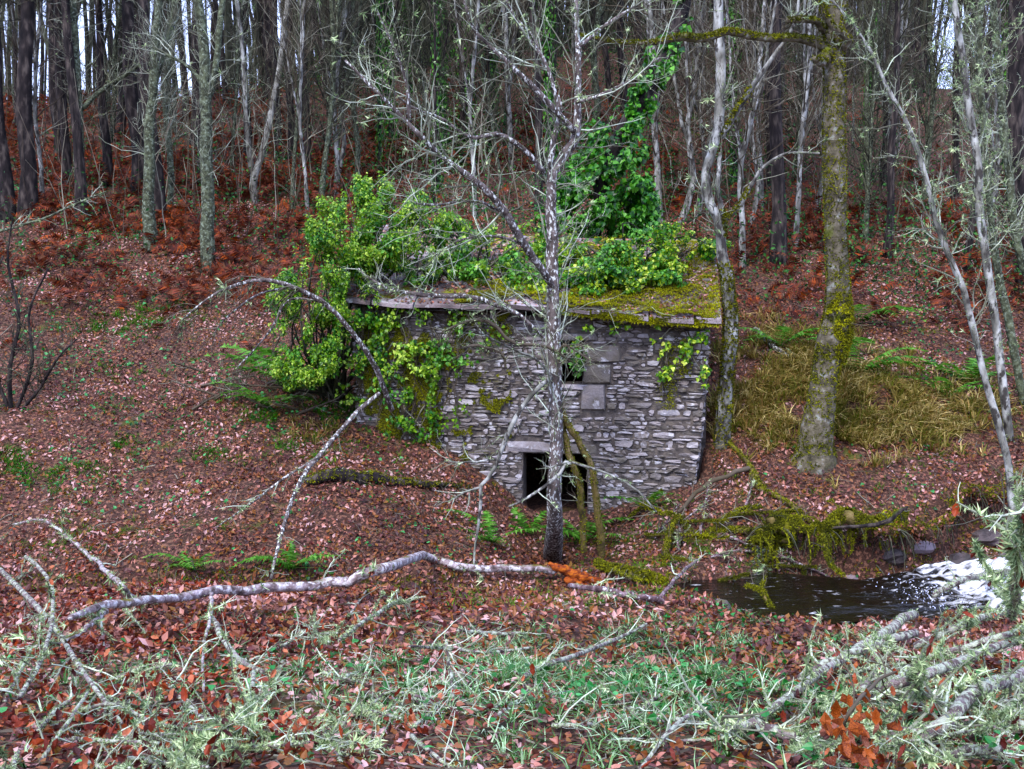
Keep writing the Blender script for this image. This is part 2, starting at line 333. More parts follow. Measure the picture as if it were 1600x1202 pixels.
M = {
 'soil': mat('soil', [(.014, .010, .009), (.06, .034, .026), (.035, .018, .014), (.13, .075, .058), (.05, .035, .02)], None, 17, 1, .95, 1.0, 25, world=True, moss=((.06, .075, .015), -.06, 1.3)),
 'litter': mat('litter_leaf', [(.06, .024, .02), (.15, .060, .045), (.24, .10, .075), (.10, .038, .030), (.32, .17, .14), (.20, .08, .04), (.18, .10, .035), (.12, .045, .045), (.36, .25, .24)], 'island', .55, .75, .55, trans=.12, world=True, spec=.5),
 'rust': mat('rust_leaf', [(.05, .014, .012), (.14, .032, .022), (.25, .065, .038), (.10, .024, .022), (.18, .045, .032), (.34, .16, .11)], 'island', .6, .2, .5, trans=.25, world=True),
 'bracken': mat('bracken', [(.04, .016, .013), (.13, .036, .022), (.23, .07, .035), (.08, .022, .018), (.16, .055, .04), (.10, .05, .03)], 'island', .4, .5, .8, trans=.25, world=True),
 'grass_y': mat('grass_yellow', [(.22, .18, .08), (.40, .34, .17), (.14, .17, .05), (.58, .50, .31), (.18, .20, .07), (.32, .22, .12)], 'island', .7, .4, .6, trans=.3, world=True),
 'grass_b': mat('grass_green', [(.03, .08, .025), (.09, .19, .065), (.26, .38, .21), (.06, .14, .035), (.46, .56, .42)], 'island', .7, .3, .45, trans=.25, world=True, spec=.5),
 'grass_s': mat('grass_fresh', [(.03, .09, .015), (.08, .20, .03), (.15, .30, .05), (.06, .14, .03)], 'island', .7, .4, .7, trans=.25, world=True),
 'grass_g': mat('grass_moss', [(.05, .11, .02), (.11, .20, .035), (.20, .30, .06), (.08, .12, .025)], 'island', .7, .3, .7, trans=.25, world=True),
 'ground_leaf': mat('ground_leaf', [(.02, .08, .025), (.05, .17, .06), (.12, .28, .13), (.035, .11, .03)], 'island', .7, .3, .45, trans=.2, world=True, spec=.5),
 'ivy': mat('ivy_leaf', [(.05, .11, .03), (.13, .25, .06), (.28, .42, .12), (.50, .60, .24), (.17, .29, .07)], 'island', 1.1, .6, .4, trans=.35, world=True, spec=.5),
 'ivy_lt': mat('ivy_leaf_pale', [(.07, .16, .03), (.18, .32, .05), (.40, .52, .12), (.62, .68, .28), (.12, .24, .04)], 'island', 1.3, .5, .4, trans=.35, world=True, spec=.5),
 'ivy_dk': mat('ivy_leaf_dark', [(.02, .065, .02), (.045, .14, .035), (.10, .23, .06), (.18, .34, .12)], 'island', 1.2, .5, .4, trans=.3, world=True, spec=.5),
 'understorey': mat('understorey', [(.015, .045, .018), (.035, .09, .032), (.075, .16, .06), (.02, .06, .028)], 'island', 1, .4, .6, trans=.2, world=True),
 'fern': mat('fern', [(.05, .13, .035), (.11, .23, .07), (.20, .34, .13)], 'both', 2, .6, .55, trans=.35),
 'lichen': mat('lichen', [(.14, .20, .12), (.30, .38, .23), (.50, .58, .38), (.22, .29, .17), (.62, .68, .48)], 'island', 3, .5, .9, trans=.2),
 'moss': mat('moss', [(.05, .06, .006), (.14, .15, .012), (.26, .26, .02), (.09, .09, .01)], 'island', 1.5, .6, .95, trans=.15, world=True),
 'moss_br': mat('moss_bright', [(.10, .11, .008), (.24, .25, .015), (.42, .42, .03), (.17, .16, .012)], 'island', 1.2, .6, .95, trans=.15, world=True),
 'twig': mat('twig', [(.045, .036, .03), (.10, .085, .07), (.20, .20, .165), (.07, .06, .04)], 'island', 3, .4, .85),
 'twig_pale': mat('twig_pale', [(.12, .12, .10), (.27, .29, .24), (.50, .54, .46), (.17, .17, .13)], 'island', 3, .5, .85),
 'twig_dark': mat('twig_dark', [(.018, .018, .014), (.045, .046, .034), (.085, .09, .065)], 'island', 3, .5, .9),
 'bark_lichen': mat('bark_lichen', [(.045, .038, .036), (.10, .085, .08), (.17, .15, .145)], None, 9, 1, .9, .9, 40, stretch=(1, 1, .5), spots=((.66, .69, .66), 24, .55, .05), moss=((.10, .12, .03), -.12, 3)),
 'bark_dark': mat('bark_dark', [(.006, .005, .006), (.022, .018, .018), (.065, .056, .05)], None, 9, 1, .95, 1.0, 30, stretch=(1, 1, .25), moss=((.05, .065, .02), .0, 1.4)),
 'bark_grey': mat('bark_grey', [(.022, .024, .018), (.06, .066, .046), (.12, .135, .095)], None, 7, 1, .95, .9, 30, spots=((.24, .29, .21), 16, .52, .16), moss=((.10, .11, .02), .02, 1.5)),
 'bark_birch': mat('bark_birch', [(.09, .09, .075), (.23, .23, .21), (.44, .45, .43)], None, 5, 1, .8, .5, 30, stretch=(1, 1, .5), spots=((.045, .04, .035), 8, .50, .10), moss=((.07, .07, .03), .02, 1.7)),
 'bark_moss': mat('bark_moss', [(.045, .042, .03), (.11, .10, .075), (.18, .165, .14)], None, 6, 1, .95, 1.0, 28, spots=((.27, .29, .25), 6, .60, .08), moss=((.11, .13, .016), .25, 1.9)),
 'bark_mossy': mat('bark_mossy', [(.06, .05, .03), (.12, .10, .05), (.16, .13, .08)], None, 6, 1, .95, 1.0, 28, moss=(MOSS, .32, 3.5)),
 'bark_fallen': mat('bark_fallen', [(.045, .028, .03), (.11, .075, .08), (.22, .17, .18)], None, 9, 1, .9, .9, 40, spots=((.52, .50, .51), 22, .56, .08), moss=((.12, .11, .03), .02, 2.2)),
 'bark_log': mat('bark_log', [(.08, .06, .055), (.22, .18, .18), (.40, .36, .37)], None, 10, 1, .9, .9, 40, spots=((.60, .58, .58), 13, .50, .08), moss=((.10, .085, .02), .14, 1.6)),
 'bark_crust': mat('bark_crust', [(.05, .035, .035), (.13, .10, .10), (.25, .22, .22)], None, 9, 1, .95, 1.0, 60, spots=((.46, .50, .38), 17, .47, .10), moss=((.12, .14, .04), -.05, 4)),
 'wood_broken': mat('wood_broken', [(.08, .02, .012), (.24, .07, .028), (.38, .15, .06)], None, 12, 1, .7, .8, 50, stretch=(1, 1, 3)),
 'stone': mat('stone', [(.14, .13, .125), (.21, .195, .195), (.29, .27, .275), (.16, .145, .125), (.24, .215, .20), (.36, .345, .35)], 'both', 3.0, .35, .75, 1.0, 22, world=True, spots=((.54, .53, .56), 5.5, .56, .12), moss=((.075, .075, .02), .07, .9)),
 'mortar': mat('mortar', [(.05, .045, .042), (.09, .08, .075), (.13, .115, .10)], None, 9, 1, .95, .8, 30, world=True),
 'slab': mat('slab', [(.10, .085, .085), (.20, .17, .17), (.30, .27, .28)], 'both', 4, .5, .85, .8, 25, world=True, spots=((.5, .5, .5), 6, .60, .08), moss=(MOSS, .10, 1.6)),
 'rock': mat('rock', [(.05, .045, .045), (.12, .10, .10), (.2, .17, .18)], 'both', 4, .5, .6, .9, 20, world=True, moss=((.09, .10, .02), .05, 2)),
}
def wmat(name, base, foam):
    m = bpy.data.materials.new(name); m.use_nodes = True; N = m.node_tree.nodes; L = m.node_tree.links; b = N['Principled BSDF']
    g = N.new('ShaderNodeNewGeometry'); mp = N.new('ShaderNodeMapping'); mp.inputs['Scale'].default_value = (1.5, 3.2, 2.5); L.new(g.outputs['Position'], mp.inputs[0])
    nz = N.new('ShaderNodeTexNoise'); nz.inputs['Scale'].default_value = 3.2; nz.inputs['Detail'].default_value = 4; nz.inputs['Roughness'].default_value = .5; L.new(mp.outputs[0], nz.inputs['Vector'])
    sx = N.new('ShaderNodeSeparateXYZ'); L.new(g.outputs['Position'], sx.inputs[0])
    mr = N.new('ShaderNodeMapRange'); mr.inputs['From Min'].default_value = 6.0; mr.inputs['From Max'].default_value = 8.0; mr.inputs['To Min'].default_value = -.17; mr.inputs['To Max'].default_value = .27; L.new(sx.outputs[0], mr.inputs['Value'])
    ad = N.new('ShaderNodeMath'); L.new(nz.outputs['Fac'], ad.inputs[0]); L.new(mr.outputs[0], ad.inputs[1])
    rp = N.new('ShaderNodeValToRGB'); ramp_set(rp, [base, base, base, foam, foam]); L.new(ad.outputs[0], rp.inputs[0])
    for i, p_ in enumerate(((0, .3, .47, .70, 1) if name == 'water' else (0, .3, .5, .66, 1))): rp.color_ramp.elements[i].position = p_
    L.new(rp.outputs[0], b.inputs['Base Color']); b.inputs['Roughness'].default_value = .12 if name == 'water' else .45
    b.inputs['Specular IOR Level'].default_value = .6
    bp = N.new('ShaderNodeBump'); bp.inputs['Strength'].default_value = .6; bp.inputs['Distance'].default_value = .04; L.new(nz.outputs['Fac'], bp.inputs['Height']); L.new(bp.outputs[0], b.inputs['Normal'])
    return m
M['water'] = wmat('water', (.020, .015, .011), (.72, .76, .92)); M['foam'] = mat('froth', [(.3, .32, .42), (.6, .64, .78), (.8, .84, .95)], 'island', 9, .6, .5, world=True)

# ------------------------------------------------------------------ ground
ny, nx = GX.shape
gi = np.arange(ny * nx).reshape(ny, nx)
F = np.stack([gi[:-1, :-1], gi[:-1, 1:], gi[1:, 1:], gi[1:, :-1]], -1).reshape(-1, 4)
tag(link('ground', mesh('ground', [(np.stack([GX, GY, Z], -1).reshape(-1, 3), F)], M['soil'], True)), 'leaf covered woodland slope falling to a stream', kind='structure')

# water surface
wx = np.arange(-26, 22, .12); wt_ = np.linspace(-1.5, 1.5, 22)
WX, WT = np.meshgrid(wx, wt_, indexing='ij'); WY = stream_c(WX) + WT * (.85 + .1 * np.sin(WX * 2))
rough_ = np.clip((WX - 5.2) / 2, 0, 1)
WZ = water_z(WX) + .018 * fbm(WX * 2.2, WY * 4) * (1 + 3 * rough_) + rough_ * .09 * fbm(WX * 3.5, WY * 5)
wi = np.arange(WX.size).reshape(WX.shape)
WF = np.stack([wi[:-1, :-1], wi[1:, :-1], wi[1:, 1:], wi[:-1, 1:]], -1).reshape(-1, 4)
fx_ = WX[:-1, :-1].ravel(); foam = ((fx_ > 6.9 + .8 * vn(WY[:-1, :-1].ravel() * 3, fx_)) & (fx_ < 10.5 + vn(WY[:-1, :-1].ravel() * 2, fx_)))
Vw = np.stack([WX, WY, WZ], -1).reshape(-1, 3)
tag(link('water', mesh('water', [(Vw, WF)], M['water'], True)), 'shallow stream with a small white cascade', kind='structure')
# splashes of the cascade
sx_ = np.concatenate([rng.normal(6.4, .25, 300), rng.normal(7.6, .25, 600), rng.normal(8.8, .3, 600)]); sy_ = stream_c(sx_) + rng.normal(size=1500) * .5
sp = np.stack([sx_, sy_, water_z(sx_) + np.abs(rng.normal(size=1500)) * .06], -1)
tag(link('splash_foam', mesh('splash_foam', [leaf_cards(sp, rdir(1500), rng.uniform(.012, .045, 1500))], M['foam'])), 'white froth where the stream tumbles over rocks', 'foam', kind='stuff')

# ------------------------------------------------------------------ the ruined mill
WT0, WT1 = -.30, -.66                       # top of the front wall at its left and right end
ang = math.atan2(hu[1], hu[0]); base = A(HA[0], HA[1], 0)
mill = thing('stone_mill', 'ruined stone watermill with mossy slab roof and dark doorway on the stream bank', 'building', tuple(base), rotz=ang)
def wall_uz(px, py):                        # where a pixel meets the wall's plane
    d = P(px, py, 1.0); t = (HA @ hn) / (d[:2] @ hn); q = d * t; return float((q[:2] - HA) @ hu), float(q[2])
d0, dz1 = wall_uz(817, 708); d1, _ = wall_uz(918, 712); w0, wz1 = wall_uz(874, 533); w1, wz0 = wall_uz(912, 600)
top = lambda u: WT0 + (WT1 - WT0) * u / HL
_umk = [(-5, HL - .5), (-4.1, HL - .36), (-3.6, HL - .2), (-2.8, HL - .12), (-1.5, HL - .03), (.5, HL)]
def umax(z): return float(np.interp(z, [a for a, b in _umk], [b for a, b in _umk]))
wall = link('wall', mesh('wall', sum([prism([(0.04, -4.9), (d0, -4.9), (d0, top(d0)), (.04, top(0))], .035, .55),
     prism([(d1, -4.9), (umax(-4.9) - .06, -4.9), (umax(-4.1) - .06, -4.1), (umax(-3.6) - .06, -3.6), (umax(-2.8) - .06, -2.8), (HL - .06, -1.5), (HL - .06, top(HL)), (d1, top(d1))], .035, .55),
     box(d0, d1, .035, .55, dz1, wz0), box(d0, w0, .035, .55, wz0, wz1), box(w1, d1, .035, .55, wz0, wz1), box(d0, d1, .035, .55, wz1, top(d1)),
     box(0, .5, .55, 4.3, -4.9, -.35), box(HL - .5, HL - .06, .55, 4.3, -4.9, -.7), box(0, HL - .06, 4.3, 4.8, -4.9, -.35),
     ], []), M['mortar']), mill)
for o_, xx in ((0, .0), (1, HL - .5)):
    g_ = prism([(0.55, -.36), (4.5, -.36), (2.6, .95)], 0, .42); g_ = [(np.stack([p[0][:, 1] + xx, p[0][:, 0], p[0][:, 2]], 1), p[1][:, ::-1]) for p in g_]
    link('gable', mesh('gable', g_, M['mortar']), mill)
def stone_mesh(i):
    r = np.random.default_rng(100 + i); k = 7 if i < 16 else 8; a = np.arange(k) / k * 2 * np.pi + (r.uniform(-.28, .28, k) if i < 16 else np.pi / 4 + r.uniform(-.05, .05, k))
    c, s = np.cos(a), np.sin(a); e = 1 / np.maximum(np.abs(c), np.abs(s)) * ((.82 + .18 * r.random(k)) if i < 16 else (.95 + .05 * r.random(k))); x, z = .5 * c * e, .5 * s * e
    y1 = -.22 + r.uniform(-.12, .12, k)
    V = np.concatenate([np.stack([x, np.full(k, .6), z], 1), np.stack([x, y1 + .22, z], 1), np.stack([x * .90, y1 - .10, z * .86], 1), [[r.uniform(-.2, .2), -.34 + r.uniform(-.12, .06), r.uniform(-.2, .2)]]])
    F = [[i_, (i_ + 1) % k, (i_ + 1) % k + k, i_ + k] for i_ in range(k)] + [[i_ + k, (i_ + 1) % k + k, (i_ + 1) % k + 2 * k, i_ + 2 * k] for i_ in range(k)]
    return V, np.array(F), np.array([[i_ + 2 * k, (i_ + 1) % k + 2 * k, 3 * k] for i_ in range(k)])
SM = [stone_mesh(i) for i in range(19)]; SME = [mesh('stone', [(v, q_), (v, t_)], M['stone']) for v, q_, t_ in SM]
def block(x0, x1, z0, z1, y=0): return ((x0 + x1) / 2, (z0 + z1) / 2, x1 - x0, z1 - z0, y)
stones = []
b0, bz0 = wall_uz(908, 642); b1, bz1 = wall_uz(946, 601)
special = [block(d0 - .35, (d0 + d1) / 2 + .1, dz1 + .01, dz1 + .24, -.02), block((d0 + d1) / 2 + .11, d1 + .2, dz1 + .01, dz1 + .2, -.01), block(w0 - .2, w1 + .25, wz1 + .01, wz1 + .15, -.03),
           block(w0 - .15, w1 + .1, wz0 - .13, wz0 - .01, -.02), block(b0, b1, bz0, bz1, -.05), block(b0 + .02, b1 + .12, bz1 + .01, bz1 + .42, -.04), block(b0 + .02, b1 + .30, bz1 + .43, bz1 + .76, -.05)]
zz = wz0
occ = list(special); stones += special
def hit(x0, x1, z0, z1, R): return any(x0 < r[0] + r[2] / 2 - .01 and x1 > r[0] - r[2] / 2 + .01 and z0 < r[1] + r[3] / 2 - .01 and z1 > r[1] - r[3] / 2 + .01 for r in R)
openings = [((d0 + d1) / 2, (dz1 - 5) / 2, d1 - d0, dz1 + 5, 0), ((w0 + w1) / 2, (wz0 + wz1) / 2, w1 - w0, wz1 - wz0, 0)]
z = -4.95
while z < -.35:
    h = R_.choice((.045, .055, .07, .085, .11, .14)); u = R_.uniform(-.12, 0)
    while u < HL:
        wd = R_.choice((.10, .15, .2, .25, .33, .45)) * R_.uniform(.8, 1.25); 
        if u + wd > HL - .05: wd = HL - u
        x0, x1, z0_, z1_ = u, u + wd - .012, z, z + h - .010; u += wd
        if x1 - x0 < .06: continue
        parts_ = [(x0, x1)]
        for r in occ + openings:     # clip against big blocks and openings
            nxt = []
            for a, b in parts_:
                if z0_ < r[1] + r[3] / 2 - .015 and z1_ > r[1] - r[3] / 2 + .015:
                    ra, rb = r[0] - r[2] / 2 - .01, r[0] + r[2] / 2 + .01
                    if b <= ra or a >= rb: nxt.append((a, b))
                    else:
                        if ra - a > .05: nxt.append((a, ra))
                        if b - rb > .05: nxt.append((rb, b))
                else: nxt.append((a, b))
            parts_ = nxt
        for a, b in parts_:
            b = min(b, umax(z) + R_.uniform(-.06, .02))
            if b - a < .05 or z1_ > top(a) - .01: continue
            X, Y_ = HA + hu * (a + b) / 2
            if z1_ < float(height(X, Y_ - .15)) - .15: continue
            if occ is not None and h < .08 and R_.random() < .10 and b - a > .14 and z < -1.2 and not hit(a, b, z0_, z1_ + h, openings + occ): z1_ += h * .9; y_ = -.03; stones.append(block(a, b, z0_, z1_, -.04))
            elif h > .10 and R_.random() < .35:
                m_ = (z0_ + z1_) / 2 + R_.uniform(-.02, .02); stones += [block(a, b, z0_, m_, R_.uniform(-.03, .02)), block(a, b, m_ + .01, z1_, R_.uniform(-.03, .02))]
            else: stones.append(block(a, b, z0_, z1_, R_.uniform(-.035, .025)))
    z += h
stones.sort(key=lambda s: -s[2] * s[3])
def wob_z(u, z): return .07 * float(vn(u * .9 + 3, z * .7)) + .04 * float(vn(u * 2.3, z * 1.5 + 9))
rest = []
for i, (cx, cz, wd, h, y) in enumerate(stones):
    k = R_.randrange(16) if (cx, cz, wd, h, y) not in special else 16 + i % 3; cz2 = cz + (wob_z(cx, cz) if i > 0 and (cx, cz, wd, h, y) not in special else 0); rot = (R_.gauss(0, .06) * min(1, .25 / wd)) if k < 16 else 0; dp = R_.uniform(.13, .19)
    hh = h * (R_.uniform(.95, 1.35) if k < 16 else 1); sgn = R_.choice((-1, 1))
    if i < 296:
        o = link('stone', SME[k], wall, (cx, .07 + y, cz2)); o.scale = (wd * 1.02, dp, hh); o.rotation_euler = (R_.uniform(-.06, .06), rot, R_.uniform(-.04, .04))
    else:
        v = SM[k][0] * A(wd * 1.02, dp, hh); c, s_ = math.cos(rot), math.sin(rot); v = np.stack([v[:, 0] * c + v[:, 2] * s_, v[:, 1], -v[:, 0] * s_ + v[:, 2] * c], 1) + A(cx, .07 + y, cz2)
        rest.append(([v, SM[k][1], SM[k][2]]))
def join_st(rs):
    V, Q, T, o = [], [], [], 0
    for v, q_, t_ in rs: V.append(v); Q.append(q_ + o); T.append(t_ + o); o += len(v)
    V = np.concatenate(V); Q = np.concatenate(Q); T = np.concatenate(T); return V, Q, T
def mesh_st(name, rs):
    V, Q, T = join_st(rs); me = bpy.data.meshes.new(name); me.from_pydata(V.tolist(), [], Q.tolist() + T.tolist()); me.materials.append(M['stone']); return me
tag(link('small_stones', mesh_st('small_stones', rest), wall), kind='stuff')
gr_ = []
for side, xw in ((-1, 0), (1, HL - .06)):     # stones of the two end walls
    z = -4.2
    while z < .8:
        h = R_.uniform(.08, .16); y = .1
        while y < 4.7:
            wd = R_.uniform(.2, .5)
            if z < -.4 or abs(y - 2.5) < 2.3 * (1 - (z + .35) / 1.4):
                v = SM[R_.randrange(16)]; q = v[0] * A(wd, .16, h * 1.05); q = np.stack([(xw if side < 0 else umax(z) - .06) - side * q[:, 1] * 1.0, q[:, 0] * side + y + wd / 2, q[:, 2] + z + h / 2], 1); gr_.append((q, v[1], v[2]))
            y += wd
        z += h
tag(link('end_wall_stones', mesh_st('end_wall_stones', gr_), wall), kind='stuff')
# roof of stone slabs
EL, ER = A(-.12, -.34, top(0) + .06), A(HL + .14, -.34, top(HL) + .04); RUN, RISE = 2.95, 1.5
def roofp(u, v):                              # u along eave 0..1, v up the slope 0..1
    e = EL + (ER - EL) * u; sag = -.10 * math.sin(math.pi * u) * v - .05 * math.sin(u * 9) * (1 - v)
    return A(e[0], e[1] + RUN * v, e[2] + (RISE + .05) * v + sag)
roof = link('roof', mesh('roof', prism([(0.02, 0), (1, 0), (1, .01), (.02, .01)], 0, .01), M['mortar']), mill)
rv = []
for s_ in (0, 1):
    gr = np.array([[roofp(u, v) + A(0, 0, -.07) for u in np.linspace(.01, .99, 12)] for v in np.linspace(.03, 1, 6)])
    if s_: 
        e = roofp(0, 1)[1]; gr[:, :, 1] = 2 * e - gr[:, :, 1]
    ii = np.arange(72).reshape(6, 12); q = np.stack([ii[:-1, :-1], ii[:-1, 1:], ii[1:, 1:], ii[1:, :-1]], -1).reshape(-1, 4)
    rv += [(gr.reshape(-1, 3), q if not s_ else q[:, ::-1]), (gr.reshape(-1, 3) - A(0, 0, .05), q[:, ::-1])]
roof.data = mesh('roof', rv, M['mortar'])
for row in range(7):
    v0 = row * .145 - .01; u = -.01 + R_.uniform(0, .02)
    while u < .995:
        du = R_.uniform(.07, .15); u1 = min(u + du, 1.005); 
        if u1 - u < .03: break
        v1 = v0 + .20; kk = []
        j = lambda a: R_.uniform(-a, a)
        f = [(u + j(.004), v0 + j(.012)), ((u + u1) / 2, v0 + j(.014)), (u1 - .004, v0 + j(.012)), (u1 - .004, v1), (u + .002, v1)]
        lift = .055 + R_.uniform(-.01, .03); tp = np.array([roofp(a, b) + A(0, 0, lift * (1 if k < 3 else .25) + row * .0) for k, (a, b) in enumerate(f)]); bt = tp - A(0, 0, R_.uniform(.05, .085))
        V = np.concatenate([tp, bt]); c = V.mean(0); n5 = 5
        me = mesh('slab', [(V - c, np.array([[0, 1, 2, 3, 4]])), (V - c, np.array([[9, 8, 7, 6, 5]])), (V - c, np.array([[i, i + 5, (i + 1) % 5 + 5, (i + 1) % 5] for i in range(5)]))], M['slab'])
        link('slab', me, roof, tuple(c)); u = u1
def to_world(v):
    c, s_ = math.cos(ang), math.sin(ang); return np.stack([v[..., 0] * c - v[..., 1] * s_ + base[0], v[..., 0] * s_ + v[..., 1] * c + base[1], v[..., 2]], -1)
def roof_pts(us, vs): return np.array([roofp(a, b) + A(0, 0, .05) for a, b in zip(us, vs)])
# moss and fallen leaves lying on the roof
N_ = 42000; us, vs = rng.random(N_), rng.random(N_) ** 1.3; mk = fbm(us * 12, vs * 6) + .7 * np.clip((us - .4) * 3, -1, 1) + .7 * (vs < .12) * (us > .3) + .6 * (us > .85) > .3; us, vs = us[mk], vs[mk]
rp_ = roof_pts(us, vs); hgt = np.clip(fbm(us * 22, vs * 12) + .4, 0, 1) * .10
MT = tuft_tmpl(5, 1, .22, .6, 5, 1, .3)
rp_[:, 2] += hgt + .005
link('moss', mesh('moss', [stamp(MT[0], MT[1], rp_, frames(np.tile(A(0, -.4, 1), (len(rp_), 1))), rng.uniform(.02, .05, len(rp_)))], M['moss_br']), roof)['kind'] = 'stuff'
N_ = 5200; us, vs = rng.random(N_), rng.random(N_); rp_ = roof_pts(us, vs) + A(0, 0, .03)
o = link('fallen_leaves', mesh('fallen_leaves', [leaf_cards(to_world(rp_), np.tile(A(0, -.4, 1), (N_, 1)), rng.uniform(.05, .10, N_), tilt=.35)], M['litter'])); tag(o, 'brown and pinkish dead leaves scattered on the mossy mill roof', 'leaf litter', kind='stuff')
N_ = 2500; us = rng.random(N_); ep = roof_pts(us, np.zeros(N_)) + np.stack([np.zeros(N_), -.02 * rng.random(N_), -.12 * rng.random(N_) ** 1.5], -1); ep = ep[us > .55]
link('hanging_moss', mesh('hanging_moss', [stamp(MT[0], MT[1], ep, frames(np.tile(A(0, -1, -.3), (len(ep), 1))), rng.uniform(.03, .07, len(ep)))], M['moss_br']), roof)['kind'] = 'stuff'

# ------------------------------------------------------------------ trees: hero trees traced from the photo, each at its own distance
LT = tuft_tmpl(7, .9, .15, .9, 8, 1, .1); LT2 = tuft_tmpl(7, .6, .16, 1.0, 9, 1, .2)
def lichen_parts(lims, M1, size=(.03, .08), up=.5):
    PL = np.stack([l[0] for l in lims]) if isinstance(lims, list) else lims[0]; PR = np.stack([l[1] for l in lims]) if isinstance(lims, list) else lims[1]
    p, s, r = along(PL, PR, M1, .8); n_ = nrm(s + A(0, 0, -up)); h = M1 // 2; sz = rng.uniform(*size, M1) * (.4 + 1.1 * rng.random(M1) ** 3) * (.45 + .9 * np.clip(vn(p[:, 0] * 5, p[:, 2] * 5 + p[:, 1]) + .4, 0, 1))
    return [stamp(LT[0], LT[1], p[:h], frames(n_[:h]), sz[:h]), stamp(LT2[0], LT2[1], p[h:], frames(n_[h:]), sz[h:])]
def moss_parts(lims, M1, size=(.03, .07), tr=(0, 1)):
    PL = np.stack([l[0] for l in lims]); PR = np.stack([l[1] for l in lims]); p, s, r = along(PL, PR, M1 * 2, 1, tr)
    k = (s[:, 2] > -.3); p, s = p[k][:M1], s[k][:M1]
    return [stamp(MT[0], MT[1], p, frames(nrm(s + rng.normal(size=s.shape) * .3)), rng.uniform(*size, len(p)))]
def tree_thing(name, label, cat, limbs, bark, twigmat, lv1=(60, (.8, 2.2)), lv2=(300, (.3, .9)), lv3=(0, (.15, .4)), lichen=0, lsize=(.03, .08), moss=0, msize=(.03, .07), sides=10, K=16, trop=(0, 0, .06), group=None, trunkname='trunk', tr=(.15, 1), root=None, wander=.22, ang=(.5, 1.2), moss_tr=(0, 1), nlimb=1, minr=.003):
    L = [px_limb(l, K) if not isinstance(l, tuple) else resample(l[0], l[1], K, .2) for l in limbs]
    b = L[0][0][0].copy()
    t = thing(name, label, cat, tuple(b), group)
    tn = [tubes(l[0], l[1], sides, noise=.10) for l in L[:nlimb]]
    # flare and cap
    part(trunkname, tn, bark, t, True)
    for l in L[nlimb:]: part('limb', [tubes(l[0], l[1], max(5, sides - 2), noise=.10)], bark, t, True)
    PL = np.stack([l[0] for l in L]); PR = np.stack([l[1] for l in L]); tw = []
    wts = np.array([np.linalg.norm(l[0][-1] - l[0][0]) for l in L])
    allp = []
    if lv1[0]:
        c1 = grow(PL, PR, lv1[0], tr, lv1[1], ang, wander, trop, 7, (.4, .25), minr, weights=wts, rmax=.013); tw.append(tubes(*c1, 4)); allp.append(c1)
        src = c1
        if lv2[0]: c2 = grow(*c1, lv2[0], (.15, 1), lv2[1], (.4, 1.1), wander, trop, 5, (.5, .35), minr * .7, rmax=.006); tw.append(tubes(*c2, 3)); src = c2
        if lv3[0]: c3 = grow(*src, lv3[0], (.2, 1), lv3[1], (.4, 1.1), wander, trop, 4, (.6, .5), minr * .6, rmax=.004); tw.append(tubes(*c3, 3))
        part('twigs', tw, twigmat, t)['kind'] = 'stuff'
    if lichen:
        lp = lichen_parts((PL, PR), lichen // 3, lsize)
        if lv1[0]:
            lp += lichen_parts(c1, lichen // 3, lsize) + (lichen_parts(c2, lichen // 3, lsize) if lv2[0] else [])
        part('lichen', lp, M['lichen'], t)['kind'] = 'stuff'
    if moss: part('moss', moss_parts(L, moss, msize, moss_tr), M['moss'], t)['kind'] = 'stuff'
    return t, L

